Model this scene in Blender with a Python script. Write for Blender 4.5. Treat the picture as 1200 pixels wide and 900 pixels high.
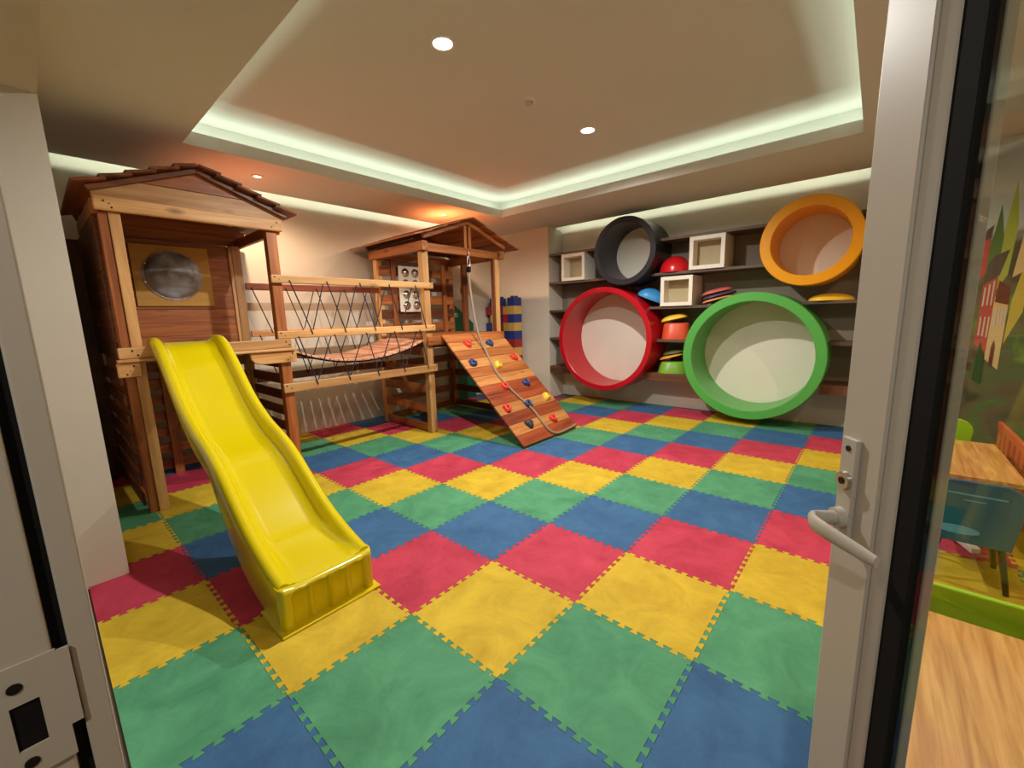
import bpy, bmesh, math, random
from mathutils import Vector, Matrix
random.seed(7)
S = bpy.context.scene
for o in list(bpy.data.objects):
    bpy.data.objects.remove(o)
COL = S.collection

# ------------------------------------------------------------------ camera, world, exposure
cam_d = bpy.data.cameras.new('camera')
cam = bpy.data.objects.new('camera', cam_d)
COL.objects.link(cam)
S.camera = cam
cam_d.sensor_fit = 'HORIZONTAL'
cam_d.sensor_width = 36.0
cam_d.lens = 487.05 / 1200 * 36
cam_d.clip_start = 0.02
R0 = (0.7549, 0.6552, -0.0272)
R2 = (-0.64946791, 0.74279809, -0.1626113)
f = Vector(R2).normalized()
r = (Vector(R0) - f * Vector(R0).dot(f)).normalized()
u = r.cross(f)
M = Matrix(((r.x, u.x, -f.x, 1.6744), (r.y, u.y, -f.y, -1.6796), (r.z, u.z, -f.z, 1.4974), (0, 0, 0, 1)))
cam.matrix_world = M

W = bpy.data.worlds.new('world')
S.world = W
W.use_nodes = True
W.node_tree.nodes['Background'].inputs[0].default_value = (1.0, 0.86, 0.68, 1)
W.node_tree.nodes['Background'].inputs[1].default_value = 0.05
S.view_settings.view_transform = 'Standard'
S.view_settings.look = 'None'
S.view_settings.gamma = 1
S.view_settings.use_curve_mapping = False
S.view_settings.exposure = 0.0
E_MAIN, E_WARM, E_COVE, E_WALLCOVE, E_BACKCOVE, E_FILL = 260.0, 100.0, 7.5, 11.0, 8.0, 60.0
C_MAIN, C_WARM, C_COVE = (1.0, 0.97, 0.91), (1.0, 0.68, 0.44), (0.86, 1.0, 0.80)

# ------------------------------------------------------------------ helpers
ORG = {}

def lin(c):
    return tuple((x / 12.92 if x <= 0.04045 else ((x + 0.055) / 1.055) ** 2.4) for x in c)

def rgb(r_, g_, b_):
    return lin((r_ / 255, g_ / 255, b_ / 255)) + (1,)

class MB:
    def __init__(s):
        s.bm = bmesh.new()

    def _f(s, vs, smooth=False):
        try:
            fc = s.bm.faces.new(vs)
            fc.smooth = smooth
            return fc
        except ValueError:
            return None

    def box(s, x0, x1, y0, y1, z0, z1):
        return s.hexa([(x0, y0, z0), (x1, y0, z0), (x1, y1, z0), (x0, y1, z0), (x0, y0, z1), (x1, y0, z1), (x1, y1, z1), (x0, y1, z1)])

    def hexa(s, p):
        v = [s.bm.verts.new(q) for q in p]
        for a in ((3, 2, 1, 0), (4, 5, 6, 7), (0, 1, 5, 4), (1, 2, 6, 5), (2, 3, 7, 6), (3, 0, 4, 7)):
            s._f([v[i] for i in a])
        return s

    def obox(s, c, ax, ay, az, hx, hy, hz):
        c, ax, ay, az = Vector(c), Vector(ax), Vector(ay), Vector(az)
        P = [c + ax * (i * hx) + ay * (j * hy) + az * (k * hz) for k in (-1, 1) for i, j in ((-1, -1), (1, -1), (1, 1), (-1, 1))]
        return s.hexa(P)

    def prism(s, pts, d, smooth=False):
        """polygon pts (3D) extruded by vector d"""
        d = Vector(d)
        a = [s.bm.verts.new(Vector(p)) for p in pts]
        b = [s.bm.verts.new(Vector(p) + d) for p in pts]
        s._f(a[::-1])
        s._f(b)
        n = len(a)
        for i in range(n):
            s._f([a[i], a[(i + 1) % n], b[(i + 1) % n], b[i]], smooth)
        return s

    def cyl(s, p, q, r1, r2=None, n=16, smooth=True):
        return s.tube([p, q], [r1, r1 if r2 is None else r2], n)

    def tube(s, pts, rad, n=8, closed=False):
        pts = [Vector(p) for p in pts]
        if not hasattr(rad, '__len__'):
            rad = [rad] * len(pts)
        rings = []
        up = None
        m = len(pts)
        for i, p in enumerate(pts):
            if closed:
                t = pts[(i + 1) % m] - pts[i - 1]
            else:
                t = pts[min(i + 1, m - 1)] - pts[max(i - 1, 0)]
            t.normalize()
            if up is None:
                up = Vector((0, 0, 1)) if abs(t.z) < 0.9 else Vector((1, 0, 0))
            x = t.cross(up)
            if x.length < 1e-6:
                x = t.cross(Vector((0, 1, 0)))
            x.normalize()
            y = x.cross(t)
            up = y
            rings.append([s.bm.verts.new(p + (x * math.cos(2 * math.pi * k / n) + y * math.sin(2 * math.pi * k / n)) * rad[i]) for k in range(n)])
        for i in range(m if closed else m - 1):
            a, b = rings[i], rings[(i + 1) % m]
            for k in range(n):
                s._f([a[k], a[(k + 1) % n], b[(k + 1) % n], b[k]], True)
        if not closed:
            s._f(rings[0][::-1])
            s._f(rings[-1])
        return s

    def lathe(s, prof, c=(0, 0, 0), axis='z', n=48, shape=None):
        """profile (radius, height) revolved; shape(angle)->radius factor"""
        c = Vector(c)
        rings = []
        for (rr, h) in prof:
            ring = []
            if rr < 1e-6:
                k = 1
            else:
                k = n
            for i in range(k):
                a = 2 * math.pi * i / n
                q = rr * (shape(a) if shape else 1)
                if axis == 'z':
                    v = Vector((q * math.cos(a), q * math.sin(a), h))
                elif axis == 'y':
                    v = Vector((q * math.cos(a), h, q * math.sin(a)))
                else:
                    v = Vector((h, q * math.cos(a), q * math.sin(a)))
                ring.append(s.bm.verts.new(c + v))
            rings.append(ring)
        for a, b in zip(rings[:-1], rings[1:]):
            for i in range(n):
                j = (i + 1) % n
                if len(a) == 1 and len(b) == 1:
                    continue
                if len(a) == 1:
                    s._f([a[0], b[j], b[i]], True)
                elif len(b) == 1:
                    s._f([a[i], a[j], b[0]], True)
                else:
                    s._f([a[i], a[j], b[j], b[i]], True)
        return s

    def build(s, name, mat, parent=None, bevel=0, seg=2, autosmooth=None, kind=None, label=None, loc=None, sub=0, xf=None, sharp=0.62):
        bmesh.ops.remove_doubles(s.bm, verts=s.bm.verts, dist=1e-6)
        bmesh.ops.recalc_face_normals(s.bm, faces=s.bm.faces)
        if parent is not None:
            org = ORG[parent]
        elif loc is not None:
            org = Vector(loc)
        else:
            org = Vector((0, 0, 0))
            if s.bm.verts:
                xs = [v.co for v in s.bm.verts]
                lo = [min(q[i] for q in xs) for i in range(3)]
                hi = [max(q[i] for q in xs) for i in range(3)]
                org = Vector(((lo[0] + hi[0]) / 2, (lo[1] + hi[1]) / 2, lo[2]))
        for e_ in s.bm.edges:
            if len(e_.link_faces) == 2 and e_.calc_face_angle(0) > sharp:
                e_.smooth = False
        if xf is not None:
            s.bm.transform(xf)
        bmesh.ops.translate(s.bm, verts=s.bm.verts, vec=-org)
        me = bpy.data.meshes.new(name)
        s.bm.to_mesh(me)
        s.bm.free()
        o = bpy.data.objects.new(name, me)
        COL.objects.link(o)
        me.materials.append(mat)
        if parent is not None:
            o.parent = parent
        else:
            o.location = org
        ORG[o] = org
        if bevel:
            m = o.modifiers.new('bevel', 'BEVEL')
            m.width = bevel
            m.segments = seg
            m.limit_method = 'ANGLE'
            m.angle_limit = math.radians(40)
        if sub:
            m = o.modifiers.new('sub', 'SUBSURF')
            m.levels = sub
            m.render_levels = sub
        if kind:
            o['kind'] = kind
        if label:
            o['label'] = label
        return o

LABELS = {}

def tag(o, label=None, cat=None, group=None, kind=None):
    if label:
        o['label'] = label
        LABELS.setdefault(label, []).append(o.name)
    if cat:
        o['category'] = cat
    if group:
        o['group'] = group
    if kind:
        o['kind'] = kind
    return o

def thing(name, loc, label, cat, group=None, kind=None):
    o = bpy.data.objects.new(name, None)
    COL.objects.link(o)
    o.location = loc
    o.empty_display_size = 0.1
    ORG[o] = Vector(loc)
    return tag(o, label, cat, group, kind)

def struct(o):
    o['kind'] = 'structure'
    return o

# ------------------------------------------------------------------ materials
def nmat(name):
    m = bpy.data.materials.new(name)
    m.use_nodes = True
    nt = m.node_tree
    b = nt.nodes['Principled BSDF']
    return m, nt, b

def plain(name, col, rough=0.5, metal=0.0, spec=0.5, var=0.0, scale=6.0, bump=0.0, bscale=60.0, coat=0.0):
    m, nt, b = nmat(name)
    b.inputs['Base Color'].default_value = col
    b.inputs['Roughness'].default_value = rough
    b.inputs['Metallic'].default_value = metal
    b.inputs['Specular IOR Level'].default_value = spec
    b.inputs['Coat Weight'].default_value = coat
    b.inputs['Coat Roughness'].default_value = 0.12
    tc = nt.nodes.new('ShaderNodeTexCoord')
    if var:
        n = nt.nodes.new('ShaderNodeTexNoise')
        n.inputs['Scale'].default_value = scale
        n.inputs['Detail'].default_value = 4
        nt.links.new(tc.outputs['Object'], n.inputs['Vector'])
        mr = nt.nodes.new('ShaderNodeMapRange')
        mr.inputs['From Min'].default_value = 0.3
        mr.inputs['From Max'].default_value = 0.7
        mr.inputs['To Min'].default_value = 1 - var
        mr.inputs['To Max'].default_value = 1 + var
        nt.links.new(n.outputs['Fac'], mr.inputs['Value'])
        mx = nt.nodes.new('ShaderNodeVectorMath')
        mx.operation = 'SCALE'
        mx.inputs[0].default_value = col[:3]
        nt.links.new(mr.outputs['Result'], mx.inputs['Scale'])
        nt.links.new(mx.outputs['Vector'], b.inputs['Base Color'])
    if bump:
        n2 = nt.nodes.new('ShaderNodeTexNoise')
        n2.inputs['Scale'].default_value = bscale
        n2.inputs['Detail'].default_value = 3
        nt.links.new(tc.outputs['Object'], n2.inputs['Vector'])
        bp = nt.nodes.new('ShaderNodeBump')
        bp.inputs['Strength'].default_value = bump
        bp.inputs['Distance'].default_value = 0.01
        nt.links.new(n2.outputs['Fac'], bp.inputs['Height'])
        nt.links.new(bp.outputs['Normal'], b.inputs['Normal'])
    return m

def wood(name, light, dark, axis='y', rough=0.45, knots=True, grain=16.0, rand=0.22):
    m, nt, b = nmat(name)
    L = nt.links
    tc = nt.nodes.new('ShaderNodeTexCoord')
    oi = nt.nodes.new('ShaderNodeObjectInfo')
    mp = nt.nodes.new('ShaderNodeMapping')
    sc = [grain] * 3
    sc['xyz'.index(axis)] = grain / 14
    mp.inputs['Scale'].default_value = sc
    L.new(tc.outputs['Object'], mp.inputs['Vector'])
    ml = nt.nodes.new('ShaderNodeMath')
    ml.operation = 'MULTIPLY'
    ml.inputs[1].default_value = 37.0
    L.new(oi.outputs['Random'], ml.inputs[0])
    n = nt.nodes.new('ShaderNodeTexNoise')
    n.noise_dimensions = '4D'
    n.inputs['Scale'].default_value = 1.0
    n.inputs['Detail'].default_value = 5
    n.inputs['Roughness'].default_value = 0.6
    n.inputs['Distortion'].default_value = 0.7
    L.new(mp.outputs['Vector'], n.inputs['Vector'])
    L.new(ml.outputs[0], n.inputs['W'])
    cr = nt.nodes.new('ShaderNodeValToRGB')
    e = cr.color_ramp.elements
    e[0].position = 0.32
    e[0].color = dark
    e[1].position = 0.62
    e[1].color = light
    L.new(n.outputs['Fac'], cr.inputs['Fac'])
    last = cr.outputs['Color']
    if knots:
        mp2 = nt.nodes.new('ShaderNodeMapping')
        s2 = [7.0] * 3
        s2['xyz'.index(axis)] = 2.6
        mp2.inputs['Scale'].default_value = s2
        L.new(tc.outputs['Object'], mp2.inputs['Vector'])
        v = nt.nodes.new('ShaderNodeTexVoronoi')
        v.voronoi_dimensions = '4D'
        v.inputs['Scale'].default_value = 1.0
        L.new(mp2.outputs['Vector'], v.inputs['Vector'])
        L.new(ml.outputs[0], v.inputs['W'])
        mr = nt.nodes.new('ShaderNodeMapRange')
        mr.inputs['From Min'].default_value = 0.06
        mr.inputs['From Max'].default_value = 0.21
        mr.inputs['To Min'].default_value = 0.75
        mr.inputs['To Max'].default_value = 0.0
        L.new(v.outputs['Distance'], mr.inputs['Value'])
        mx = nt.nodes.new('ShaderNodeMix')
        mx.data_type = 'RGBA'
        L.new(mr.outputs['Result'], mx.inputs['Factor'])
        L.new(last, mx.inputs['A'])
        mx.inputs['B'].default_value = (dark[0] * 0.22, dark[1] * 0.2, dark[2] * 0.2, 1)
        last = mx.outputs['Result']
    mr2 = nt.nodes.new('ShaderNodeMapRange')
    mr2.inputs['To Min'].default_value = 1 - rand
    mr2.inputs['To Max'].default_value = 1 + rand
    L.new(oi.outputs['Random'], mr2.inputs['Value'])
    vm = nt.nodes.new('ShaderNodeVectorMath')
    vm.operation = 'SCALE'
    L.new(last, vm.inputs[0])
    L.new(mr2.outputs['Result'], vm.inputs['Scale'])
    L.new(vm.outputs['Vector'], b.inputs['Base Color'])
    b.inputs['Roughness'].default_value = rough
    return m

def emis(name, col, st):
    m = bpy.data.materials.new(name)
    m.use_nodes = True
    nt = m.node_tree
    nt.nodes.remove(nt.nodes['Principled BSDF'])
    e = nt.nodes.new('ShaderNodeEmission')
    e.inputs[0].default_value = col
    e.inputs[1].default_value = st
    nt.links.new(e.outputs[0], nt.nodes['Material Output'].inputs[0])
    return m

def glass(name, tint, gloss=0.10, rough=0.02):
    m = bpy.data.materials.new(name)
    m.use_nodes = True
    nt = m.node_tree
    nt.nodes.remove(nt.nodes['Principled BSDF'])
    t = nt.nodes.new('ShaderNodeBsdfTransparent')
    t.inputs[0].default_value = tint
    g = nt.nodes.new('ShaderNodeBsdfGlossy')
    g.inputs['Roughness'].default_value = rough
    mx = nt.nodes.new('ShaderNodeMixShader')
    lw = nt.nodes.new('ShaderNodeLayerWeight')
    lw.inputs['Blend'].default_value = 0.5
    pw = nt.nodes.new('ShaderNodeMath')
    pw.operation = 'POWER'
    pw.inputs[1].default_value = 4.0
    nt.links.new(lw.outputs['Facing'], pw.inputs[0])
    ma = nt.nodes.new('ShaderNodeMath')
    ma.operation = 'MULTIPLY_ADD'
    ma.inputs[1].default_value = 0.6
    ma.inputs[2].default_value = 0.035
    nt.links.new(pw.outputs[0], ma.inputs[0])
    nt.links.new(ma.outputs[0], mx.inputs[0])
    nt.links.new(t.outputs[0], mx.inputs[1])
    nt.links.new(g.outputs[0], mx.inputs[2])
    nt.links.new(mx.outputs[0], nt.nodes['Material Output'].inputs[0])
    return m

PL, PD = rgb(208, 160, 102), rgb(168, 114, 64)      # light pine
CL, CD = rgb(176, 106, 52), rgb(120, 58, 24)       # reddish cedar
DL, DD = rgb(120, 66, 34), rgb(72, 34, 16)         # dark cedar
pine = {a: wood('pine_' + a, PL, PD, a) for a in 'xyz'}
cedar = {a: wood('cedar_' + a, CL, CD, a) for a in 'xyz'}
dark = {a: wood('dark_cedar_' + a, DL, DD, a) for a in 'xyz'}
redw = {a: wood('red_cedar_' + a, rgb(160, 76, 38), rgb(104, 40, 18), a) for a in 'xyz'}
roofw = wood('roof_board', rgb(134, 74, 40), rgb(82, 40, 20), 'x', rough=0.6)
roofw2 = wood('roof_plank', rgb(186, 118, 68), rgb(128, 72, 38), 'x', rough=0.6)
gangw = wood('gangway_board', rgb(228, 172, 140), rgb(176, 116, 86), 'x', rough=0.6, grain=24)
shelfw = wood('shelf_board', rgb(104, 84, 66), rgb(72, 56, 42), 'x', rough=0.5, knots=False, rand=0.05)
shelfw2 = wood('shelf_board_low', rgb(112, 74, 48), rgb(78, 50, 32), 'x', rough=0.5, knots=False, rand=0.05)
tablew = wood('table_top', rgb(230, 174, 104), rgb(176, 110, 50), 'y', rough=0.35, knots=False, grain=34, rand=0.05)
plywood = wood('plywood', rgb(206, 156, 60), rgb(186, 134, 44), 'y', rough=0.45, knots=False, grain=8, rand=0.02)
M_wall = plain('wall_paint', rgb(214, 204, 188), 0.85, var=0.02, scale=2, bump=0.04, bscale=120)
M_ceil = plain('ceiling_paint', rgb(214, 213, 206), 0.9, var=0.015, scale=1.2)
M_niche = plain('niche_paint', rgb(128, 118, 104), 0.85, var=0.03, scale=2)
M_floor = plain('floor_screed', rgb(90, 80, 70), 0.9, var=0.05)
M_alu = plain('door_paint', rgb(186, 176, 160), 0.38, spec=0.45)
M_white = plain('white_laminate', rgb(232, 224, 210), 0.45)
M_cream = plain('cream_panel', rgb(230, 222, 206), 0.5, var=0.02, scale=3)
M_beige = plain('beige_back', rgb(176, 158, 122), 0.6, var=0.03, scale=3)
M_steel = plain('brushed_steel', rgb(200, 196, 188), 0.28, metal=0.9)
M_chrome = plain('polished_metal', rgb(225, 220, 210), 0.12, metal=1.0)
M_black = plain('black_rubber', rgb(20, 18, 16), 0.85, spec=0.2)
M_dark = plain('black_metal', rgb(34, 32, 32), 0.4)
M_bolt = plain('dark_screw', rgb(30, 22, 18), 0.5, metal=0.4)
M_cord = plain('navy_cord', rgb(34, 34, 46), 0.8, bump=0.5, bscale=200)
M_rope = plain('tan_rope', rgb(156, 136, 116), 0.85, bump=0.8, bscale=160)
M_slide = plain('yellow_plastic', rgb(216, 196, 10), 0.17, spec=0.5, var=0.02, scale=3, coat=0.5)
M_rred = plain('red_lacquer', rgb(186, 16, 32), 0.3)
M_rgrn = plain('green_lacquer', rgb(84, 168, 76), 0.35)
M_rorg = plain('orange_lacquer', rgb(236, 160, 4), 0.35)
M_rblk = plain('black_lacquer', rgb(40, 38, 46), 0.35)
M_hred = plain('hold_red', rgb(214, 62, 40), 0.5, bump=0.3, bscale=70)
M_hblu = plain('hold_blue', rgb(44, 62, 104), 0.5, bump=0.3, bscale=70)
M_hyel = plain('hold_yellow', rgb(240, 200, 60), 0.5, bump=0.3, bscale=70)
M_hgry = plain('hold_slate', rgb(52, 58, 68), 0.5, bump=0.3, bscale=70)
M_lime = plain('lime_plastic', rgb(158, 212, 40), 0.4)
M_teal = plain('teal_plastic', rgb(22, 92, 122), 0.4)
M_sky = plain('light_blue_plastic', rgb(96, 168, 206), 0.4)
M_bench = plain('coral_paint', rgb(204, 94, 60), 0.5)
M_pmetal = plain('white_metal', rgb(226, 222, 214), 0.4)
M_glass = glass('door_glass', (0.86, 0.88, 0.84, 1))
P = {'red': plain('p_red', rgb(206, 28, 34), 0.25), 'blue': plain('p_blue', rgb(56, 140, 200), 0.4), 'pink': plain('p_pink', rgb(200, 96, 88), 0.45),
     'plum': plain('p_plum', rgb(78, 60, 78), 0.45), 'salmon': plain('p_salmon', rgb(222, 140, 96), 0.45), 'yellow': plain('p_yellow', rgb(238, 194, 50), 0.4),
     'coral': plain('p_coral', rgb(222, 84, 46), 0.4), 'orange': plain('p_orange', rgb(240, 150, 48), 0.4), 'olive': plain('p_olive', rgb(84, 100, 40), 0.45),
     'green': plain('p_green', rgb(120, 170, 50), 0.4), 'navy': plain('p_navy', rgb(36, 58, 130), 0.4), 'dkgreen': plain('p_dkgreen', rgb(22, 96, 66), 0.4),
     'maroon': plain('p_maroon', rgb(160, 40, 44), 0.4), 'gold': plain('p_gold', rgb(214, 170, 90), 0.4)}

def foam(name, c1, c2):
    m, nt, b = nmat(name)
    L = nt.links
    tc = nt.nodes.new('ShaderNodeTexCoord')
    oi = nt.nodes.new('ShaderNodeObjectInfo')
    ml = nt.nodes.new('ShaderNodeMath')
    ml.operation = 'MULTIPLY'
    ml.inputs[1].default_value = 53.0
    L.new(oi.outputs['Random'], ml.inputs[0])
    n = nt.nodes.new('ShaderNodeTexNoise')
    n.noise_dimensions = '4D'
    n.inputs['Scale'].default_value = 4.0
    n.inputs['Detail'].default_value = 7
    n.inputs['Roughness'].default_value = 0.68
    n.inputs['Distortion'].default_value = 0.8
    L.new(tc.outputs['Object'], n.inputs['Vector'])
    L.new(ml.outputs[0], n.inputs['W'])
    cr = nt.nodes.new('ShaderNodeValToRGB')
    cr.color_ramp.elements[0].position = 0.3
    cr.color_ramp.elements[0].color = c2
    cr.color_ramp.elements[1].position = 0.66
    cr.color_ramp.elements[1].color = c1
    L.new(n.outputs['Fac'], cr.inputs['Fac'])
    L.new(cr.outputs['Color'], b.inputs['Base Color'])
    b.inputs['Roughness'].default_value = 0.75
    b.inputs['Specular IOR Level'].default_value = 0.3
    n2 = nt.nodes.new('ShaderNodeTexNoise')
    n2.noise_dimensions = '4D'
    n2.inputs['Scale'].default_value = 16.0
    n2.inputs['Detail'].default_value = 6
    n2.inputs['Distortion'].default_value = 1.6
    L.new(tc.outputs['Object'], n2.inputs['Vector'])
    L.new(ml.outputs[0], n2.inputs['W'])
    bp = nt.nodes.new('ShaderNodeBump')
    bp.inputs['Strength'].default_value = 0.35
    bp.inputs['Distance'].default_value = 0.006
    L.new(n2.outputs['Fac'], bp.inputs['Height'])
    L.new(bp.outputs['Normal'], b.inputs['Normal'])
    return m

FOAM = [('red', foam('foam_red', rgb(200, 66, 88), rgb(166, 42, 66))), ('blue', foam('foam_blue', rgb(62, 108, 152), rgb(46, 84, 126))),
        ('green', foam('foam_green', rgb(88, 158, 116), rgb(62, 128, 92))), ('yellow', foam('foam_yellow', rgb(214, 184, 52), rgb(180, 148, 34)))]

# ------------------------------------------------------------------ the room
ZC, ZU = 3.0, 3.3
HX0, HX1, HY0, HY1 = -2.85, 1.45, -0.62, 3.36      # coffer opening
RX0, RX1, RY0, RY1 = -3.13, 1.73, -0.90, 3.64      # recess behind the lip
XW, XE = -4.06, 3.2
struct(MB().box(XW - 0.1, XE + 0.1, -2.6, 5.0, -0.1, -0.012).build('floor', M_floor))
struct(MB().box(XW - 0.12, XW, -1.67, 5.0, -0.1, 3.45).build('wall_left', M_wall))
b = MB().box(XW, -2.75, 4.44, 5.0, -0.1, 3.45)
b.box(-2.75, 1.75, 4.87, 5.0, -0.1, 3.45)
b.box(1.75, XE, 4.44, 5.0, -0.1, 3.45)
struct(b.build('wall_back', M_wall))
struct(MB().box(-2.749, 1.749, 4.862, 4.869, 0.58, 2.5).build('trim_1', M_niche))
struct(MB().box(XE, XE + 0.12, -1.67, 5.0, -0.1, 3.45).build('wall_right', M_wall))
b = MB().box(XW, -1.665, -1.67, -1.483, -0.1, 3.0)
b.box(-1.665, XE, -1.67, -1.483, 2.68, 3.0)
struct(b.build('wall_front', M_wall))
# lower ceiling slab with the coffer opening, its upstand lip, the recess and the upper ceiling
b = MB()
Xa, Xb, Ya, Yb = -3.87, XE, -1.67, 4.66
b.box(Xa, HX0, Ya, Yb, ZC, ZC + 0.02)
b.box(HX1, Xb, Ya, Yb, ZC, ZC + 0.02)
b.box(HX0, HX1, Ya, HY0, ZC, ZC + 0.02)
b.box(HX0, HX1, HY1, Yb, ZC, ZC + 0.02)
b.box(HX0 - 0.02, HX0, HY0 - 0.02, HY1 + 0.02, ZC + 0.02, ZC + 0.11)
b.box(HX1, HX1 + 0.02, HY0 - 0.02, HY1 + 0.02, ZC + 0.02, ZC + 0.11)
b.box(HX0 - 0.02, HX1 + 0.02, HY0 - 0.02, HY0, ZC + 0.02, ZC + 0.11)
b.box(HX0 - 0.02, HX1 + 0.02, HY1, HY1 + 0.02, ZC + 0.02, ZC + 0.11)
b.box(RX0 - 0.03, RX0, RY0, RY1, ZC + 0.021, ZU - 0.001)
b.box(RX1, RX1 + 0.03, RY0, RY1, ZC + 0.021, ZU - 0.001)
b.box(RX0, RX1, RY0 - 0.03, RY0, ZC + 0.021, ZU - 0.001)
b.box(RX0, RX1, RY1, RY1 + 0.03, ZC + 0.021, ZU - 0.001)
b.box(XW, XE, -1.67, 5.0, ZU, ZU + 0.05)
b.box(XW, Xa - 0.001, -1.483, 4.44, ZC + 0.16, ZC + 0.18)
b.box(-2.75, 1.75, Yb + 0.001, 4.87, ZC + 0.16, ZC + 0.18)
struct(b.build('ceiling', M_ceil))

def area(name, loc, sx, sy, rot, energy, col):
    l = bpy.data.lights.new(name, 'AREA')
    l.shape = 'RECTANGLE'
    l.size, l.size_y = sx, sy
    l.energy = energy
    l.color = col
    o = bpy.data.objects.new(name, l)
    COL.objects.link(o)
    o.location = loc
    o.rotation_euler = rot
    return o
PI = math.pi
lw = 0.03
cx, cy = (HX0 + HX1) / 2, (HY0 + HY1) / 2
area('cove_light', (HX0 - 0.14, cy, 3.04), lw, HY1 - HY0 + 0.2, (PI, 0, 0), E_COVE, C_COVE)
area('cove_light', (HX1 + 0.14, cy, 3.04), lw, HY1 - HY0 + 0.2, (PI, 0, 0), E_COVE, C_COVE)
area('cove_light', (cx, HY0 - 0.14, 3.04), HX1 - HX0 + 0.2, lw, (PI, 0, 0), E_COVE, C_COVE)
area('cove_light', (cx, HY1 + 0.14, 3.04), HX1 - HX0 + 0.2, lw, (PI, 0, 0), E_COVE, C_COVE)
area('cove_light', (-3.80, 1.45, 3.05), 0.02, 5.8, (0, PI / 2, 0), E_WALLCOVE, C_COVE)
area('cove_light', (-0.5, 4.59, 3.05), 4.4, 0.02, (PI / 2, 0, 0), E_BACKCOVE, C_COVE)

M_lamp = emis('lamp_lens', (1.0, 0.93, 0.82, 1), 14.0)
M_lampw = emis('lamp_lens_warm', (1.0, 0.84, 0.62, 1), 10.0)

def downlight(x, y, z, rr, energy, col, mat, label, group):
    t = thing('downlight', (x, y, z), label, 'ceiling light', group)
    MB().lathe([(rr, -0.002), (rr, -0.010), (rr + 0.018, -0.010), (rr + 0.022, -0.003), (rr + 0.022, 0.0), (rr, 0.0)], (x, y, z), n=32).build('trim_ring', M_white, t)
    MB().lathe([(0, -0.004), (rr, -0.004), (rr, 0.0), (0, 0.0)], (x, y, z), n=32).build('lamp_lens', mat, t)
    l = bpy.data.lights.new('downlight_beam', 'SPOT')
    l.energy = energy
    l.color = col
    l.spot_size = math.radians(165)
    l.spot_blend = 0.6
    l.shadow_soft_size = 0.03
    o = bpy.data.objects.new('downlight_beam', l)
    COL.objects.link(o)
    o.parent = t
    o.location = (0, 0, -0.04)
    return t
downlight(-0.665, 0.39, ZU, 0.065, E_MAIN, C_MAIN, M_lamp, 'round glowing downlight in the raised ceiling, the larger-looking one nearer the doorway', 'raised ceiling downlights')
downlight(-0.66, 2.24, ZU, 0.065, E_MAIN, C_MAIN, M_lamp, 'round glowing downlight in the raised ceiling, nearer the shelf wall', 'raised ceiling downlights')
downlight(-3.32, 0.10, ZC, 0.035, E_WARM, C_WARM, M_lampw, 'small warm spotlight in the lower ceiling above the slide tower', 'small warm ceiling spots')
downlight(-3.29, 2.57, ZC, 0.035, E_WARM, C_WARM, M_lampw, 'small warm spotlight in the lower ceiling above the climbing ramp tower', 'small warm ceiling spots')
downlight(2.35, 0.10, ZC, 0.035, E_WARM * 0.6, C_WARM, M_lampw, 'small warm spotlight in the lower ceiling above the near wooden table', 'small warm ceiling spots')
downlight(2.35, 2.57, ZC, 0.035, E_WARM * 0.6, C_WARM, M_lampw, 'small warm spotlight in the lower ceiling above the far wooden table', 'small warm ceiling spots')
downlight(1.9, -2.5, 2.7, 0.05, E_FILL, C_MAIN, M_lampw, 'added fill lamp in the corridor, unseen, brightening the door frame', None)  # added fill lamp, out of view, to brighten the left door frame
t = thing('smoke_detector', (-0.72, 1.38, ZU), 'small round white smoke detector between the two raised ceiling downlights', 'smoke detector')
MB().lathe([(0, -0.018), (0.055, -0.018), (0.062, -0.008), (0.062, 0), (0, 0)], (-0.72, 1.38, ZU), n=32).build('base', M_white, t)
MB().lathe([(0, -0.042), (0.022, -0.042), (0.034, -0.034), (0.036, -0.018), (0, -0.018)], (-0.72, 1.38, ZU), n=24).build('sensor_cap', M_steel, t)

# ------------------------------------------------------------------ foam mats
TS = 0.6

def edge_pts(n=19, a=0.0115, d=0.0055):
    """(t, offset) along an edge of length 1 tile"""
    w = TS / n
    pts = [(0, 0), (w * 0.9, 0)]
    sgn = 1
    for k in range(1, n):
        x = k * w
        if k == 1:
            pts += [(x - d, sgn * a)]
        else:
            pts += [(x + d, -sgn * a), (x - d, sgn * a)]
        sgn = -sgn
    pts += [(TS - w * 0.9, -sgn * a), (TS - w * 0.9, 0), (TS, 0)]
    return pts
EP = edge_pts()
YTOP = 4.862
ORD = ['first', 'second', 'third', 'fourth', 'fifth', 'sixth', 'seventh', 'eighth', 'ninth', 'tenth', 'eleventh', 'twelfth', 'thirteenth']

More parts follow.
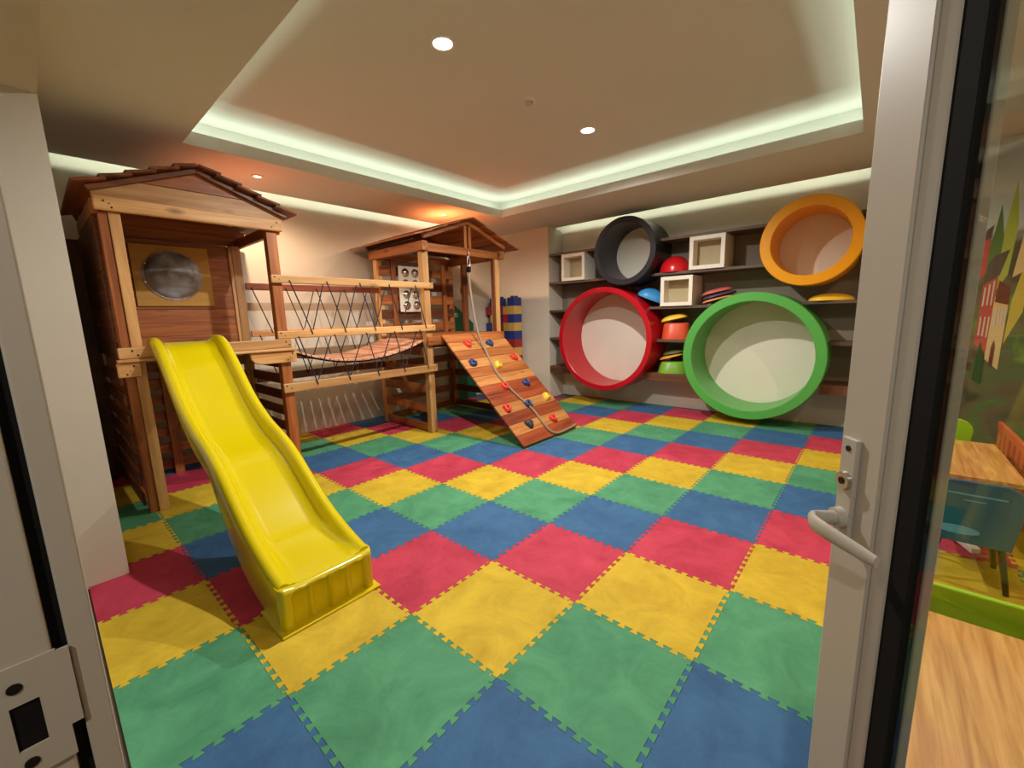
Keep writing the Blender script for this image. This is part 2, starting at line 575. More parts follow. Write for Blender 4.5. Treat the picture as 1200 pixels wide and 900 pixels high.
def mat_tile(i, j):
    x0, y0 = i * TS, j * TS
    xmin, xmax, ymin, ymax = XW + 0.004, XE - 0.004, -1.66, YTOP
    if x0 + TS <= -1.7:
        ymin = -1.479
    if (x0 < -2.7 or x0 > 1.6):
        ymax = 4.436
    top_open = y0 + TS > ymax + 0.001
    out = []
    out += [(x0 + t_, y0 + o_) for t_, o_ in EP]
    out += [(x0 + TS + o_, y0 + t_) for t_, o_ in EP[1:]]
    out += [(x0 + t_, y0 + TS + o_) for t_, o_ in EP[::-1][1:]]
    out += [(x0 + o_, y0 + t_) for t_, o_ in EP[::-1][1:-1]]
    c = (x0 + TS / 2, y0 + TS / 2)
    k = 0.9965
    pts = []
    for x, y in out:
        x, y = c[0] + (x - c[0]) * k, c[1] + (y - c[1]) * k
        x = min(max(x, xmin), xmax)
        y = min(max(y, ymin), ymax)
        if not pts or (abs(pts[-1][0] - x) + abs(pts[-1][1] - y)) > 1e-5:
            pts.append((x, y))
    if i == -3 and j == -3:
        # L-shaped cut round the end of the front wall
        pts = [p_ for p_ in pts if not (p_[0] < -1.661 and p_[1] <= -1.478)]
        pts += [(x0 + 0.001, -1.479), (-1.661, -1.479), (-1.661, -1.66)]
    # clean collinear clamped runs
    res = []
    n = len(pts)
    for a_ in range(n):
        p0, p1, p2 = pts[a_ - 1], pts[a_], pts[(a_ + 1) % n]
        if (abs(p0[0] - p1[0]) < 1e-7 and abs(p1[0] - p2[0]) < 1e-7) or (abs(p0[1] - p1[1]) < 1e-7 and abs(p1[1] - p2[1]) < 1e-7):
            continue
        res.append(p1)
    return res

nmat_ = 0
for j in range(-3, 9):
    for i in range(-7, 6):
        y0 = j * TS
        if j == 8 and (i * TS < -2.7 or i * TS > 1.6):
            continue
        col = (j - i) % 4
        if (i, j) == (-4, -3):
            col = 3
        pts = mat_tile(i, j)
        if len(pts) < 4 or max(p[1] for p in pts) - min(p[1] for p in pts) < 0.02:
            continue
        nm, mt = FOAM[col]
        o = MB().prism([(p[0], p[1], -0.0118) for p in pts], (0, 0, 0.0118)).build('foam_mat', mt, loc=(i * TS + TS / 2, j * TS + TS / 2, -0.0118))
        row = 9 - j if j < 8 else 0
        where = 'thin cut strip' if j == 8 else 'interlocking tile'
        tag(o, '%s foam mat, %s row from the shelf wall, %s from the left wall' % (nm, ORD[8 - j], ORD[i + 7]), 'floor mat', 'interlocking foam floor mats')

# ------------------------------------------------------------------ play towers
def bolts(parent, pts, nrm=(1, 0, 0), r_=0.009):
    for p in pts:
        p = Vector(p)
        n_ = Vector(nrm)
        MB().cyl(p - n_ * 0.004, p + n_ * 0.005, r_, r_ * 0.75, 10).build('bolt', M_chrome, parent)

def screws(parent, pts, nrm=(1, 0, 0)):
    for p in pts:
        p = Vector(p)
        n_ = Vector(nrm)
        MB().cyl(p - n_ * 0.004, p + n_ * 0.002, 0.008, 0.007, 8).build('screw', M_bolt, parent)

BV = 0.005
XF, XB = -2.60, -3.72          # front and back planes of both towers

# ---- tower with the slide
T1 = thing('play_tower', (-3.16, -0.62, 0), 'wooden play tower with gabled board roof and round bubble window, behind the yellow slide', 'playhouse', 'wooden play towers')
yl, yr = -1.245, -0.05
for (x0, x1, y0, y1, mt) in ((XF - 0.085, XF, yl, yl + 0.085, 'm'), (XF - 0.085, XF, yr - 0.09, yr, 'm2'), (XB, XB + 0.085, yl, yl + 0.085, 'c'), (XB, XB + 0.085, yr - 0.085, yr, 'p')):
    if mt == 'm':
        MB().box(x0, x1, -1.187, -1.12, 0, 2.32).build('post', pine['z'], T1, BV)
        MB().box(x0 - 0.005, x1 - 0.012, -1.243, -1.189, 0, 2.32).build('post', cedar['z'], T1, BV)
    elif mt == 'm2':
        MB().box(x0, x1, y0, y1, 0, 2.32).build('post', cedar['z'], T1, BV)
    else:
        MB().box(x0, x1, y0, y1, 0, 2.32).build('post', (cedar if mt == 'c' else pine)['z'], T1, BV)
fb = MB().box(XF, XF + 0.038, -1.262, -0.008, 2.32, 2.42).build('front_beam', pine['y'], T1, 0.012, 3)
bolts(fb, [(XF + 0.038, -1.175, 2.37), (XF + 0.038, -0.075, 2.375)])
screws(fb, [(XF + 0.038, -1.205, 2.385), (XF + 0.038, -1.165, 2.343), (XF + 0.038, -0.055, 2.395), (XF + 0.038, -0.10, 2.352)])
MB().box(XB - 0.02, XB + 0.02, -1.262, -0.008, 2.32, 2.42).build('back_beam', cedar['y'], T1, BV)
for y0 in (yl - 0.03, yr - 0.01):
    MB().box(XB, XF - 0.002, y0, y0 + 0.04, 2.30, 2.40).build('side_beam', cedar['x'], T1, BV)
ya, za, ye0, ye1, ze = -0.62, 2.735, -1.345, 0.105, 2.455

def zroof(y, ya_, za_, ye_, ze_):
    return za_ + (ze_ - za_) * (y - ya_) / (ye_ - ya_)

def gable_board(z0, z1, x0, x1, mt, parent, ya_, za_, e0, e1, ze_, inset=0.02):
    def yat(z, e):
        return ya_ + (e - ya_) * (za_ - inset - z) / (za_ - ze_)
    c0_, c1_ = e0 + 0.085, e1 - 0.085
    q0, q1 = yat(z0, e0), yat(z0, e1)
    p = []
    if q0 < c0_:
        p += [(x0, c0_, za_ - inset - (ya_ - c0_) * (za_ - ze_) / (ya_ - e0)), (x0, c0_, z0)]
    else:
        p += [(x0, q0, z0)]
    if q1 > c1_:
        p += [(x0, c1_, z0), (x0, c1_, za_ - inset - (c1_ - ya_) * (za_ - ze_) / (e1 - ya_))]
    else:
        p += [(x0, q1, z0)]
    if yat(z1, e1) - yat(z1, e0) > 0.01:
        p += [(x0, yat(z1, e1), z1), (x0, yat(z1, e0), z1)]
    else:
        p += [(x0, ya_, za_ - inset)]
    MB().prism(p, (x1 - x0, 0, 0)).build('gable_board', mt, parent, 0.003)
for xx in (XF - 0.022, XB):
    gable_board(2.421, 2.555, xx, xx + 0.022, pine['y'] if xx > -3 else cedar['y'], T1, ya, za, ye0, ye1, ze, 0.02)
    gable_board(2.558, 2.70, xx, xx + 0.022, cedar['y'], T1, ya, za, ye0, ye1, ze, 0.02)

def shingle_roof(parent, ya_, za_, e0, e1, ze_, xb, xf, nb, th, lift, mt, nm='roof_board'):
    for e in (e0, e1):
        d = Vector((0, e - ya_, ze_ - za_))
        L_ = d.length
        d.normalize()
        nrm = Vector((0, -d.z, d.y))
        if nrm.z < 0:
            nrm = -nrm
        step = L_ / nb
        for k in range(nb):
            a_ = Vector((0, ya_, za_)) + d * (k * step - (0.0 if k == 0 else 0.03))
            b_ = Vector((0, ya_, za_)) + d * ((k + 1) * step)
            la, lb = 0.0, lift
            p = [a_ + nrm * la, b_ + nrm * lb, b_ + nrm * (lb + th), a_ + nrm * (la + th)]
            MB().prism([(xb, q.y, q.z) for q in p], (xf - xb, 0, 0)).build(nm, mt, parent, 0.004)

def rafters(parent, ya_, za_, e0, e1, ze_, x0, x1, depth, mt, gap=0.0, cut=0.06):
    for e in (e0, e1):
        d = Vector((0, e - ya_, ze_ - za_)).normalized()
        nrm = Vector((0, -d.z, d.y))
        if nrm.z < 0:
            nrm = -nrm
        A_ = Vector((0, ya_, za_)) - nrm * gap
        B_ = Vector((0, e, ze_)) - d * cut - nrm * gap
        A2 = Vector((0, ya_, za_ - gap - depth / max(0.3, abs(nrm.z))))
        B2 = B_ - nrm * depth
        A1 = Vector((0, ya_, za_ - gap))
        MB().prism([(x0, q.y, q.z) for q in (A1, B_, B2, A2)], (x1 - x0, 0, 0)).build('rafter', mt, parent, 0.004)
shingle_roof(T1, ya, za, ye0, ye1, ze, -3.86, -2.50, 5, 0.02, 0.022, roofw)
rafters(T1, ya, za, ye0, ye1, ze, XF + 0.002, XF + 0.04, 0.036, dark['y'], 0.002)
rafters(T1, ya, za, ye0, ye1, ze, XB - 0.06, XB - 0.022, 0.055, dark['y'], 0.002)
MB().box(XB, XF - 0.03, ya - 0.02, ya + 0.02, 2.64, 2.715).build('ridge_beam', dark['x'], T1, BV)
# deck
for k in range(9):
    x0 = XB + 0.09 + k * 0.119
    MB().box(x0, x0 + 0.112, yl + 0.002, yr - 0.002, 1.222, 1.25).build('deck_board', cedar['y'], T1, 0.003)
MB().box(XF + 0.001, XF + 0.036, yl - 0.025, yr + 0.012, 1.25, 1.335).build('front_rail', pine['y'], T1, 0.006)
MB().box(XF + 0.001, XF + 0.065, yl - 0.04, yr + 0.035, 1.226, 1.247).build('ledge_board', pine['y'], T1, 0.003)
for (a_, c_) in ((yl - 0.045, yl + 0.09), (-0.41, -0.005)):
    pts = [(XF + 0.002, a_, 1.222), (XF + 0.002, c_, 1.222), (XF + 0.002, c_, 1.112)]
    if a_ > -1:
        pts += [(XF + 0.002, a_ + 0.09, 1.112), (XF + 0.002, a_ + 0.035, 1.13), (XF + 0.002, a_ + 0.008, 1.165)]
    else:
        pts += [(XF + 0.002, a_, 1.112)]
    o = MB().prism(pts, (0.04, 0, 0)).build('support_board', pine['y'], T1, 0.008)
    bolts(o, [(XF + 0.042, c_ - 0.06, 1.165)])
    screws(o, [(XF + 0.042, c_ - 0.04, 1.195), (XF + 0.042, c_ - 0.085, 1.135)])
screws(T1, [(XF + 0.036, -0.09, 1.305), (XF + 0.036, -0.06, 1.28), (XF + 0.036, -1.19, 1.31), (XF + 0.036, -1.16, 1.275)])
# back wall of boards above the deck
nb = 8
for k in range(nb):
    z0 = 1.255 + k * 0.131
    MB().box(XB + 0.088, XB + 0.108, yl + 0.005, yr - 0.125, z0, z0 + 0.128).build('wall_board', cedar['y'], T1, 0.004)
MB().box(XB + 0.086, XB + 0.125, yr - 0.13, yr - 0.10, 1.255, 2.30).build('corner_batten', pine['z'], T1, 0.004)
MB().box(-4.03, -3.985, -1.405, -1.245, 0, 2.30).build('shade_board', dark['z'], T1, BV)  # dark board added to stand in for the shade in the wall gap
# bubble window
xp = XB + 0.109
wp = MB()
py0, py1, pz0, pz1 = -0.975, -0.365, 1.68, 2.255
MB().box(xp, xp + 0.018, py0, py1, pz0, pz1).build('window_panel', plywood, T1, 0.003, label='yellow plywood window panel')
m, nt, bb = nmat('bubble_plastic')
bb.inputs['Base Color'].default_value = rgb(86, 88, 92)
bb.inputs['Roughness'].default_value = 0.32
bb.inputs['Coat Weight'].default_value = 0.25
tcn = nt.nodes.new('ShaderNodeTexCoord')
nn = nt.nodes.new('ShaderNodeTexNoise')
nn.inputs['Scale'].default_value = 7
nn.inputs['Detail'].default_value = 5
nt.links.new(tcn.outputs['Object'], nn.inputs['Vector'])
crn = nt.nodes.new('ShaderNodeValToRGB')
crn.color_ramp.elements[0].position = 0.35
crn.color_ramp.elements[0].color = rgb(112, 106, 100)
crn.color_ramp.elements[1].position = 0.68
crn.color_ramp.elements[1].color = rgb(186, 194, 202)
nt.links.new(nn.outputs['Fac'], crn.inputs['Fac'])
nt.links.new(crn.outputs['Color'], bb.inputs['Base Color'])
M_bub = m
MB().lathe([(0.236, 0.0), (0.236, 0.008), (0.222, 0.010), (0.215, 0.022), (0.19, 0.046), (0.14, 0.07), (0.07, 0.082), (0, 0.085)], (xp + 0.018, -0.675, 1.972), 'x', 48).build('bubble_window', M_bub, T1, label='round grey bubble window')
for k in range(8):
    a_ = k * PI / 4 + 0.3
    MB().cyl((xp + 0.02, -0.675 + 0.228 * math.cos(a_), 1.972 + 0.228 * math.sin(a_)), (xp + 0.031, -0.675 + 0.228 * math.cos(a_), 1.972 + 0.228 * math.sin(a_)), 0.006, 0.005, 8).build('rivet', M_chrome, T1)
# left side: closed boards above, open slats below; both lengthened at the back to darken the wall gap
for k in range(8):
    z0 = 1.255 + k * 0.131
    MB().box(XB - 0.26, XF - 0.095, yl - 0.022, yl, z0, z0 + 0.127).build('side_board', dark['x'], T1, 0.004)
for k in range(7):
    z0 = 0.05 + k * 0.165
    MB().box(XB - 0.26, XF - 0.09, yl - 0.024, yl - 0.002, z0, z0 + 0.10).build('side_slat', dark['x'], T1, 0.006)
    MB().box(XB + 0.087, XF - 0.087, yr - 0.024, yr - 0.002, z0, z0 + 0.10).build('side_slat', dark['x'], T1, 0.006)
    MB().box(XB + 0.06, XB + 0.083, yl + 0.087, yr - 0.087, z0, z0 + 0.10).build('back_slat', cedar['y'], T1, 0.006)
MB().box(XB + 0.086, XB + 0.13, -0.90, -0.82, 0, 1.22).build('brace_post', cedar['z'], T1, BV)

# ---- tower with the ramp
T2 = thing('play_tower', (-3.16, 2.3, 0), 'wooden play tower with open gable and climbing ramp, nearer the shelf wall', 'playhouse', 'wooden play towers')
yl, yr = 1.60, 2.99
for (x0, x1, y0, y1, mt) in ((XF - 0.09, XF, yl, yl + 0.09, pine), (XF - 0.09, XF, yr - 0.09, yr, pine), (XB, XB + 0.085, yl, yl + 0.085, pine), (XB, XB + 0.085, yr - 0.085, yr, cedar)):
    MB().box(x0, x1, y0, y1, 0, 2.31).build('post', mt['z'], T2, BV)
MB().box(XF - 0.045, XF - 0.001, yr - 0.125, yr - 0.091, 1.29, 2.31).build('door_post', dark['z'], T2, BV)
for y0 in (yl - 0.03, yr - 0.03):
    o = MB().box(XB - 0.05, XF + 0.055, y0, y0 + 0.085, 2.312, 2.425).build('side_beam', cedar['x'], T2, BV)
    bolts(o, [(XF + 0.055, y0 + 0.045, 2.37)])
    screws(o, [(XF + 0.055, y0 + 0.02, 2.40), (XF + 0.055, y0 + 0.06, 2.335)])
MB().box(XF - 0.05, XF, yl + 0.057, yr - 0.032, 2.315, 2.415).build('front_beam', cedar['y'], T2, BV)
MB().box(XB, XB + 0.05, yl + 0.057, yr - 0.032, 2.315, 2.415).build('back_beam', cedar['y'], T2, BV)
ya, za, ye0, ye1, ze = 2.40, 2.79, 1.44, 3.34, 2.455
shingle_roof(T2, ya, za, ye0, ye1, ze, -4.02, -2.50, 4, 0.016, 0.012, roofw2)
rafters(T2, ya, za, ye0, ye1, ze, XF - 0.045, XF - 0.005, 0.06, cedar['y'], 0.002, 0.20)
rafters(T2, ya, za, ye0, ye1, ze, XB + 0.005, XB + 0.045, 0.06, dark['y'], 0.002)
for y0 in (ya - 0.075, ya + 0.005):
    MB().box(XF - 0.04, XF - 0.006, y0, y0 + 0.045, 2.416, 2.70).build('king_post', cedar['z'], T2, 0.004)
gable_board(2.45, 2.73, XB + 0.05, XB + 0.07, dark['y'], T2, ya, za, ye0, ye1, ze, 0.07)
for k in range(9):
    x0 = XB + 0.09 + k * 0.117
    MB().box(x0, x0 + 0.11, yl + 0.002, yr - 0.002, 1.235, 1.265).build('deck_board', cedar['y'], T2, 0.003)
o = MB().box(XF - 0.002, XF + 0.04, yl - 0.01, yr + 0.03, 1.15, 1.262).build('front_rail', cedar['y'], T2, 0.006)
bolts(o, [(XF + 0.04, yl + 0.05, 1.2)])
# back wall: open boards
for k in range(5):
    z0 = 1.30 + k * 0.2
    MB().box(XB + 0.086, XB + 0.106, yl + 0.03, yr - 0.03, z0, z0 + 0.13).build('wall_board', dark['y'] if k % 2 else cedar['y'], T2, 0.004)
for y0 in (1.80, 2.35, 2.72):
    MB().box(XB + 0.107, XB + 0.145, y0, y0 + 0.07, 1.266, 2.31).build('wall_stud', cedar['z'], T2, 0.004)
# side opening to the right has a middle post
MB().box(-3.36, -3.29, yr - 0.08, yr, 1.266, 2.31).build('middle_post', dark['z'], T2, 0.004)
MB().box(-3.37, -3.28, yr - 0.095, yr - 0.081, 1.86, 1.95).build('cleat', dark['z'], T2, 0.004)
# mirror panel with bubbles
mp_ = MB().box(XB + 0.147, XB + 0.165, 1.90, 2.29, 1.59, 2.245).build('mirror_panel', M_cream, T2, 0.008, label='white panel of small mirrored domes')
for r_ in range(4):
    for c_ in range(2):
        MB().lathe([(0.066, 0), (0.062, 0.014), (0.045, 0.03), (0.022, 0.038), (0, 0.04)], (XB + 0.165, 2.01 + c_ * 0.17, 1.685 + r_ * 0.155), 'x', 20).build('mirror_dome', M_chrome, mp_)
# slats below the deck
for z0, h_ in ((0.02, 0.10), (0.27, 0.11), (0.53, 0.11), (0.78, 0.11), (1.02, 0.11)):
    MB().box(XB + 0.087, XF - 0.092, yl + 0.002, yl + 0.026, z0, z0 + h_).build('side_slat', cedar['x'], T2, 0.006)
    MB().box(XB + 0.087, XF - 0.092, yr - 0.026, yr - 0.002, z0, z0 + h_).build('side_slat', dark['x'], T2, 0.006)
    MB().box(XB + 0.03, XB + 0.055, yl + 0.087, yr - 0.087, z0, z0 + h_).build('back_slat', cedar['y'], T2, 0.006)

# ---- hanging bridge between the towers
BR = thing('plank_bridge', (-3.1, 0.78, 0), 'sagging plank bridge with wooden rails and criss-cross cords between the two towers', 'bridge')
for side, x0, x1, ms in (('f', XF + 0.002, XF + 0.038, (pine, pine, pine)), ('b', XB + 0.088, XB + 0.122, (redw, pine, dark))):
    for (z0, z1), mt in zip(((1.855, 1.93), (1.335, 1.41), (0.815, 0.905)), ms):
        a_, c_ = (-0.155, 1.72) if side == 'f' else (-0.05, 1.60)
        xa, xb_ = (x0, x1)
        o = MB().box(xa, xb_, a_, c_, z0, z1).build('rail', mt['y'], BR, 0.008)
        if side == 'f':
            bolts(o, [(x1, a_ + 0.07, (z0 + z1) / 2), (x1, c_ - 0.05, (z0 + z1) / 2)], r_=0.008)
            screws(o, [(x1, a_ + 0.03, z1 - 0.02), (x1, c_ - 0.025, z1 - 0.02)])

def cord(x, y_up, y_dn, z_up, z_dn, hw, name='cord'):
    """one cord laced through the holes of two rails"""
    pts = []
    for k in range(len(y_up)):
        pts.append((x + hw + 0.004, y_up[k], z_up))
        pts.append((x + hw + 0.004, (y_up[k] * 0.5 + y_dn[k] * 0.5), (z_up + z_dn) / 2))
        pts.append((x + hw + 0.004, y_dn[k], z_dn))
        if k + 1 < len(y_up):
            pts.append((x - hw - 0.004, y_dn[k] + 0.012, z_dn))
            pts.append((x - hw - 0.004, y_up[k + 1] - 0.012, z_up))
    MB().tube(pts, 0.0062, 6).build(name, M_cord, BR)
xf_ = XF + 0.02
yu = [0.0 + 0.36 * k for k in range(5)]
yd = [0.17 + 0.35 * k for k in range(5)]
for xx, hw in ((xf_, 0.019), (XB + 0.105, 0.018)):
    cord(xx, yu, yd, 1.885, 1.372, hw)
    cord(xx, [y + 0.03 for y in yu], yd, 1.352, 0.865, hw)

def sag(y):
    t_ = (y + 0.03) / 1.61
    return 1.232 - 0.165 * 4 * t_ * (1 - t_) * (1.08 - 0.16 * t_)
npl = 17
for k in range(npl):
    a_ = -0.03 + 1.60 * k / npl + 0.006
    c_ = -0.03 + 1.60 * (k + 1) / npl - 0.006
    xa, xb_ = XB + 0.135, XF - 0.02
    P8 = [(xa, a_, sag(a_) - 0.02), (xb_, a_, sag(a_) - 0.02), (xb_, c_, sag(c_) - 0.02), (xa, c_, sag(c_) - 0.02), (xa, a_, sag(a_)), (xb_, a_, sag(a_)), (xb_, c_, sag(c_)), (xa, c_, sag(c_))]
    MB().hexa(P8).build('bridge_plank', gangw, BR, 0.004)
for xx in (XB + 0.18, XF - 0.05):
    MB().tube([(xx, y, sag(y) - 0.03) for y in [-0.03 + 1.6 * k / 14 for k in range(15)]], 0.008, 8).build('carrying_cable', M_black, BR)

# ---- climbing ramp
RP0, RP1 = Vector((XF + 0.045, 0, 1.275)), Vector((-1.205, 0, 0.030))
rd = (RP1 - RP0).normalized()
rn = Vector((-rd.z, 0, rd.x))
if rn.z < 0:
    rn = -rn
RL = (RP1 - RP0).length
RA = thing('climbing_ramp', (-1.9, 2.35, 0), 'sloping wooden climbing ramp with coloured holds leaning on the far tower', 'climbing ramp')
ry0, ry1 = 1.80, 2.90
honey = {'y': wood('honey_pine', rgb(204, 140, 78), rgb(160, 96, 46), 'y', grain=22)}
tones = [cedar, honey, cedar, honey, cedar, honey, redw, redw, honey, redw, honey, redw]
nP = len(tones)

def rpt(s_, y, h_):
    p = RP0 + rd * s_ + rn * h_
    return Vector((p.x, y, p.z))
for k, tn in enumerate(tones):
    s0, s1 = RL * k / nP + 0.0015, RL * (k + 1) / nP - 0.0015
    P8 = [rpt(s_, y, h_) for h_ in (-0.022, 0) for s_, y in ((s0, ry0), (s1, ry0), (s1, ry1), (s0, ry1))]
    MB().hexa(P8).build('ramp_plank', tn['y'], RA, 0.003)
for y0 in (ry0 + 0.06, ry1 - 0.10):
    P8 = [rpt(s_, y, h_) for h_ in (-0.085, -0.023) for s_, y in ((0.08, y0), (RL - 0.14, y0), (RL - 0.14, y0 + 0.04), (0.08, y0 + 0.04))]
    MB().hexa(P8).build('ramp_bearer', dark['x'], RA, 0.004)

def hold(mat, s_, y, kind, rot):
    nseg = 26
    b_ = MB()
    prof = {'ring': [(0.012, 0.014), (0.018, 0.030), (0.030, 0.036), (0.044, 0.030), (0.052, 0.012), (0.055, 0.0)],
            'knob': [(0.0, 0.046), (0.02, 0.044), (0.040, 0.034), (0.050, 0.016), (0.053, 0.0)]}[kind]
    fn = {'ring': lambda a: 1 + 0.10 * math.sin(3 * a + rot) + 0.05 * math.sin(5 * a), 'knob': lambda a: 1 + 0.17 * math.cos(3 * a + rot) + 0.04 * math.sin(7 * a)}[kind]
    if kind == 'ring':
        prof = [(0.0, 0.012)] + prof
    prof = [(a_ * 1.12, c_ * 1.25) for a_, c_ in prof]
    b_.lathe(prof, (0, 0, 0), 'z', nseg, fn)
    T = Matrix.Identity(4)
    c_ = rpt(s_, y, 0)
    ey = Vector((0, 1, 0))
    for a_ in range(3):
        T[a_][0], T[a_][1], T[a_][2], T[a_][3] = rd[a_], ey[a_], rn[a_], c_[a_]
    o = b_.build('climbing_hold', mat, RA, xf=T)
    q = rpt(s_, y, 0.0)
    MB().cyl(q + rn * (0.013 if kind == 'ring' else 0.054), q + rn * (0.022 if kind == 'ring' else 0.062), 0.009, 0.008, 8).build('bolt', M_bolt, o)
    return o
for nm, s_, y in (('red', .205, 2.108), ('blue', .23, 2.506), ('blue', .54, 1.954), ('red', .538, 2.755), ('yellow', .637, 2.338), ('red', .985, 2.181), ('blue', 1.0, 2.594), ('red', 1.305, 1.954), ('blue', 1.325, 2.342), ('yellow', 1.29, 2.765), ('slate', 1.59, 2.11), ('red', 1.625, 2.568)):
    hold({'red': M_hred, 'blue': M_hblu, 'yellow': M_hyel, 'slate': M_hgry}[nm], s_, y, 'ring' if nm in ('red', 'blue') else 'knob', random.random() * 6)['label'] = nm + ' climbing hold'

# ---- climbing rope
RO = thing('climbing_rope', (XF + 0.03, 2.367, 2.30), 'tan climbing rope hung from the far tower beam and trailing down the ramp', 'rope')
MB().tube([(XF + 0.005, 2.36, 2.36), (XF + 0.035, 2.36, 2.35), (XF + 0.04, 2.36, 2.32), (XF + 0.03, 2.36, 2.30)], 0.008, 8).build('eye_bolt', M_steel, RO)
lk = [(XF + 0.03 + 0.001 * math.sin(a), 2.352 + 0.026 * math.cos(a), 2.235 + 0.07 * math.sin(a)) for a in [2 * PI * k / 20 for k in range(20)]]
MB().tube(lk, 0.0065, 8, closed=True).build('carabiner', M_steel, RO)
MB().lathe([(0, 2.165), (0.026, 2.165), (0.032, 2.15), (0.032, 2.105), (0.022, 2.09), (0, 2.09)], (XF + 0.03, 2.345, 0), n=20).build('ferrule', M_black, RO)

def smooth_path(pts, n=6):
    out = []
    m = len(pts)
    for i in range(m - 1):
        p0, p1, p2, p3 = pts[max(i - 1, 0)], pts[i], pts[i + 1], pts[min(i + 2, m - 1)]
        for k in range(n):
            t_ = k / n
            out.append(0.5 * ((2 * p1) + (p2 - p0) * t_ + (2 * p0 - 5 * p1 + 4 * p2 - p3) * t_ * t_ + (3 * p1 - p0 - 3 * p2 + p3) * t_ ** 3))
    out.append(pts[-1])
    return out
rp = [Vector((XF + 0.03, 2.345, 2.10)), Vector((XF + 0.06, 2.335, 1.85)), Vector((XF + 0.12, 2.325, 1.55)), Vector((XF + 0.20, 2.32, 1.25))]
for s_, y in ((.42, 2.30), (.60, 2.25), (.80, 2.21), (1.1, 2.245), (1.39, 2.33), (1.58, 2.335), (1.72, 2.335), (1.80, 2.37), (1.835, 2.46), (1.835, 2.62), (1.825, 2.78), (1.815, 2.88)):
    rp.append(rpt(s_, y, 0.016))
MB().tube(smooth_path(rp), 0.0145, 10).build('rope', M_rope, RO)

# ------------------------------------------------------------------ yellow slide
SL = thing('slide', (-1.4, -0.835, 0), 'bright yellow wavy plastic slide coming down from the near tower', 'slide')
ctrl = [(-2.66, 1.405), (-2.52, 1.395), (-2.36, 1.315), (-2.18, 1.17), (-1.98, 1.00), (-1.80, 0.885), (-1.62, 0.80), (-1.42, 0.735), (-1.24, 0.655), (-1.05, 0.535), (-0.90, 0.44), (-0.76, 0.365), (-0.61, 0.305), (-0.50, 0.27), (-0.385, 0.243)]
path = smooth_path([Vector((a, 0, c)) for a, c in ctrl], 4)
yc = -0.835

def section(x, zr):
    t_ = (x + 2.66) / 2.275
    h_ = 0.10 if x < -0.8 else 0.10 - 0.075 * (x + 0.8) / 0.415
    if x < -2.4:
        h_ = 0.05 + 0.05 * (x + 2.66) / 0.26
    zb = zr - h_
    sk = zb - 0.06
    if x > -1.35:
        sk = min(sk, zb - 0.06 + (0 - (zb - 0.06)) * min(1, (x + 1.35) / 0.80) ** 0.8)
    sk = max(sk, 0.012) if x <= -0.55 else 0.012
    W1, W2 = 0.245, 0.165
    half = [(-W1 + 0.004, sk), (-W1 - 0.004, (sk + zr) / 2), (-W1 - 0.004, zr - 0.04), (-W1 + 0.004, zr - 0.014), (-W1 + 0.018, zr - 0.003), (-W1 + 0.034, zr), (-W1 + 0.05, zr - 0.005), (-W1 + 0.062, zr - 0.018), (-W2 - 0.006, zb + min(0.03, h_ * 0.4)), (-W2 + 0.02, zb + 0.002), (-W2 + 0.06, zb)]
    outer = half + [(-a, c) for a, c in half[::-1]]
    inn = [(W1 - 0.016, sk), (W1 - 0.020, (sk + zr) / 2), (W1 - 0.028, zr - 0.03), (W2 + 0.0, zb - 0.010), (W2 - 0.06, zb - 0.014)]
    inner = inn + [(-a, c) for a, c in inn[::-1]]
    return [(x, yc + a, c) for a, c in outer + inner]
b = MB()
secs = []
for p in path:
    secs.append([b.bm.verts.new(q) for q in section(p.x, p.z)])
n = len(secs[0])
for a_, c_ in zip(secs[:-1], secs[1:]):
    for k in range(n):
        b._f([a_[k], a_[(k + 1) % n], c_[(k + 1) % n], c_[k]], True)
b._f(secs[0][::-1])
b._f(secs[-1])
o = b.build('slide_body', M_slide, SL, sharp=1.3)
# end block: fluted front under the lip, base flange
b = MB()
fl = []
yy0, yy1 = yc - 0.247, yc + 0.247
ncol = 60
zt = 0.235
rows = [(0.0, 0.012), (0.0, 0.03), (0.0, 0.18), (0.004, 0.2), (-0.001, 0.212), (-0.012, 0.219), (-0.04, 0.2205)]
grid = []
for ix, (dx, z_) in enumerate(rows):
    row = []
    for k in range(ncol + 1):
        t_ = k / ncol
        y = yy0 + (yy1 - yy0) * t_
        flute = 0.0
        if 0.10 < t_ < 0.90 and z_ < 0.19:
            q = ((t_ - 0.10) / 0.80 * 4) % 1
            flute = -0.022 + 0.018 * math.exp(-(min(q, 1 - q) / 0.10) ** 2) - 0.010 * q
        rnd = -0.03 * max(0, abs(t_ - 0.5) * 2 - 0.93) / 0.07
        zz = z_
        if ix >= 3:
            e_ = max(0, abs(t_ - 0.5) * 2 - 0.72) / 0.28
            zz = z_ + 0.010 * e_ if ix >= 4 else z_
        row.append(b.bm.verts.new((-0.352 + dx + flute + rnd + 0.02 * (0.2 - z_) * 0.6, y, zz)))
    grid.append(row)
back = []
for row in grid:
    back.append([b.bm.verts.new((-0.40, v.co.y, v.co.z)) for v in row])
for g0, g1 in zip(grid[:-1], grid[1:]):
    for k in range(ncol):
        b._f([g0[k], g0[k + 1], g1[k + 1], g1[k]], True)
for g0, g1 in zip(back[:-1], back[1:]):
    for k in range(ncol):
        b._f([g0[k], g1[k], g1[k + 1], g0[k + 1]])
for k in range(ncol):
    b._f([grid[0][k], back[0][k], back[0][k + 1], grid[0][k + 1]])
    b._f([grid[-1][k], grid[-1][k + 1], back[-1][k + 1], back[-1][k]])
for e_ in (0, ncol):
    for r_ in range(len(rows) - 1):
        b._f([grid[r_][e_], grid[r_ + 1][e_], back[r_ + 1][e_], back[r_][e_]])
b.build('end_block', M_slide, SL, sharp=1.4)
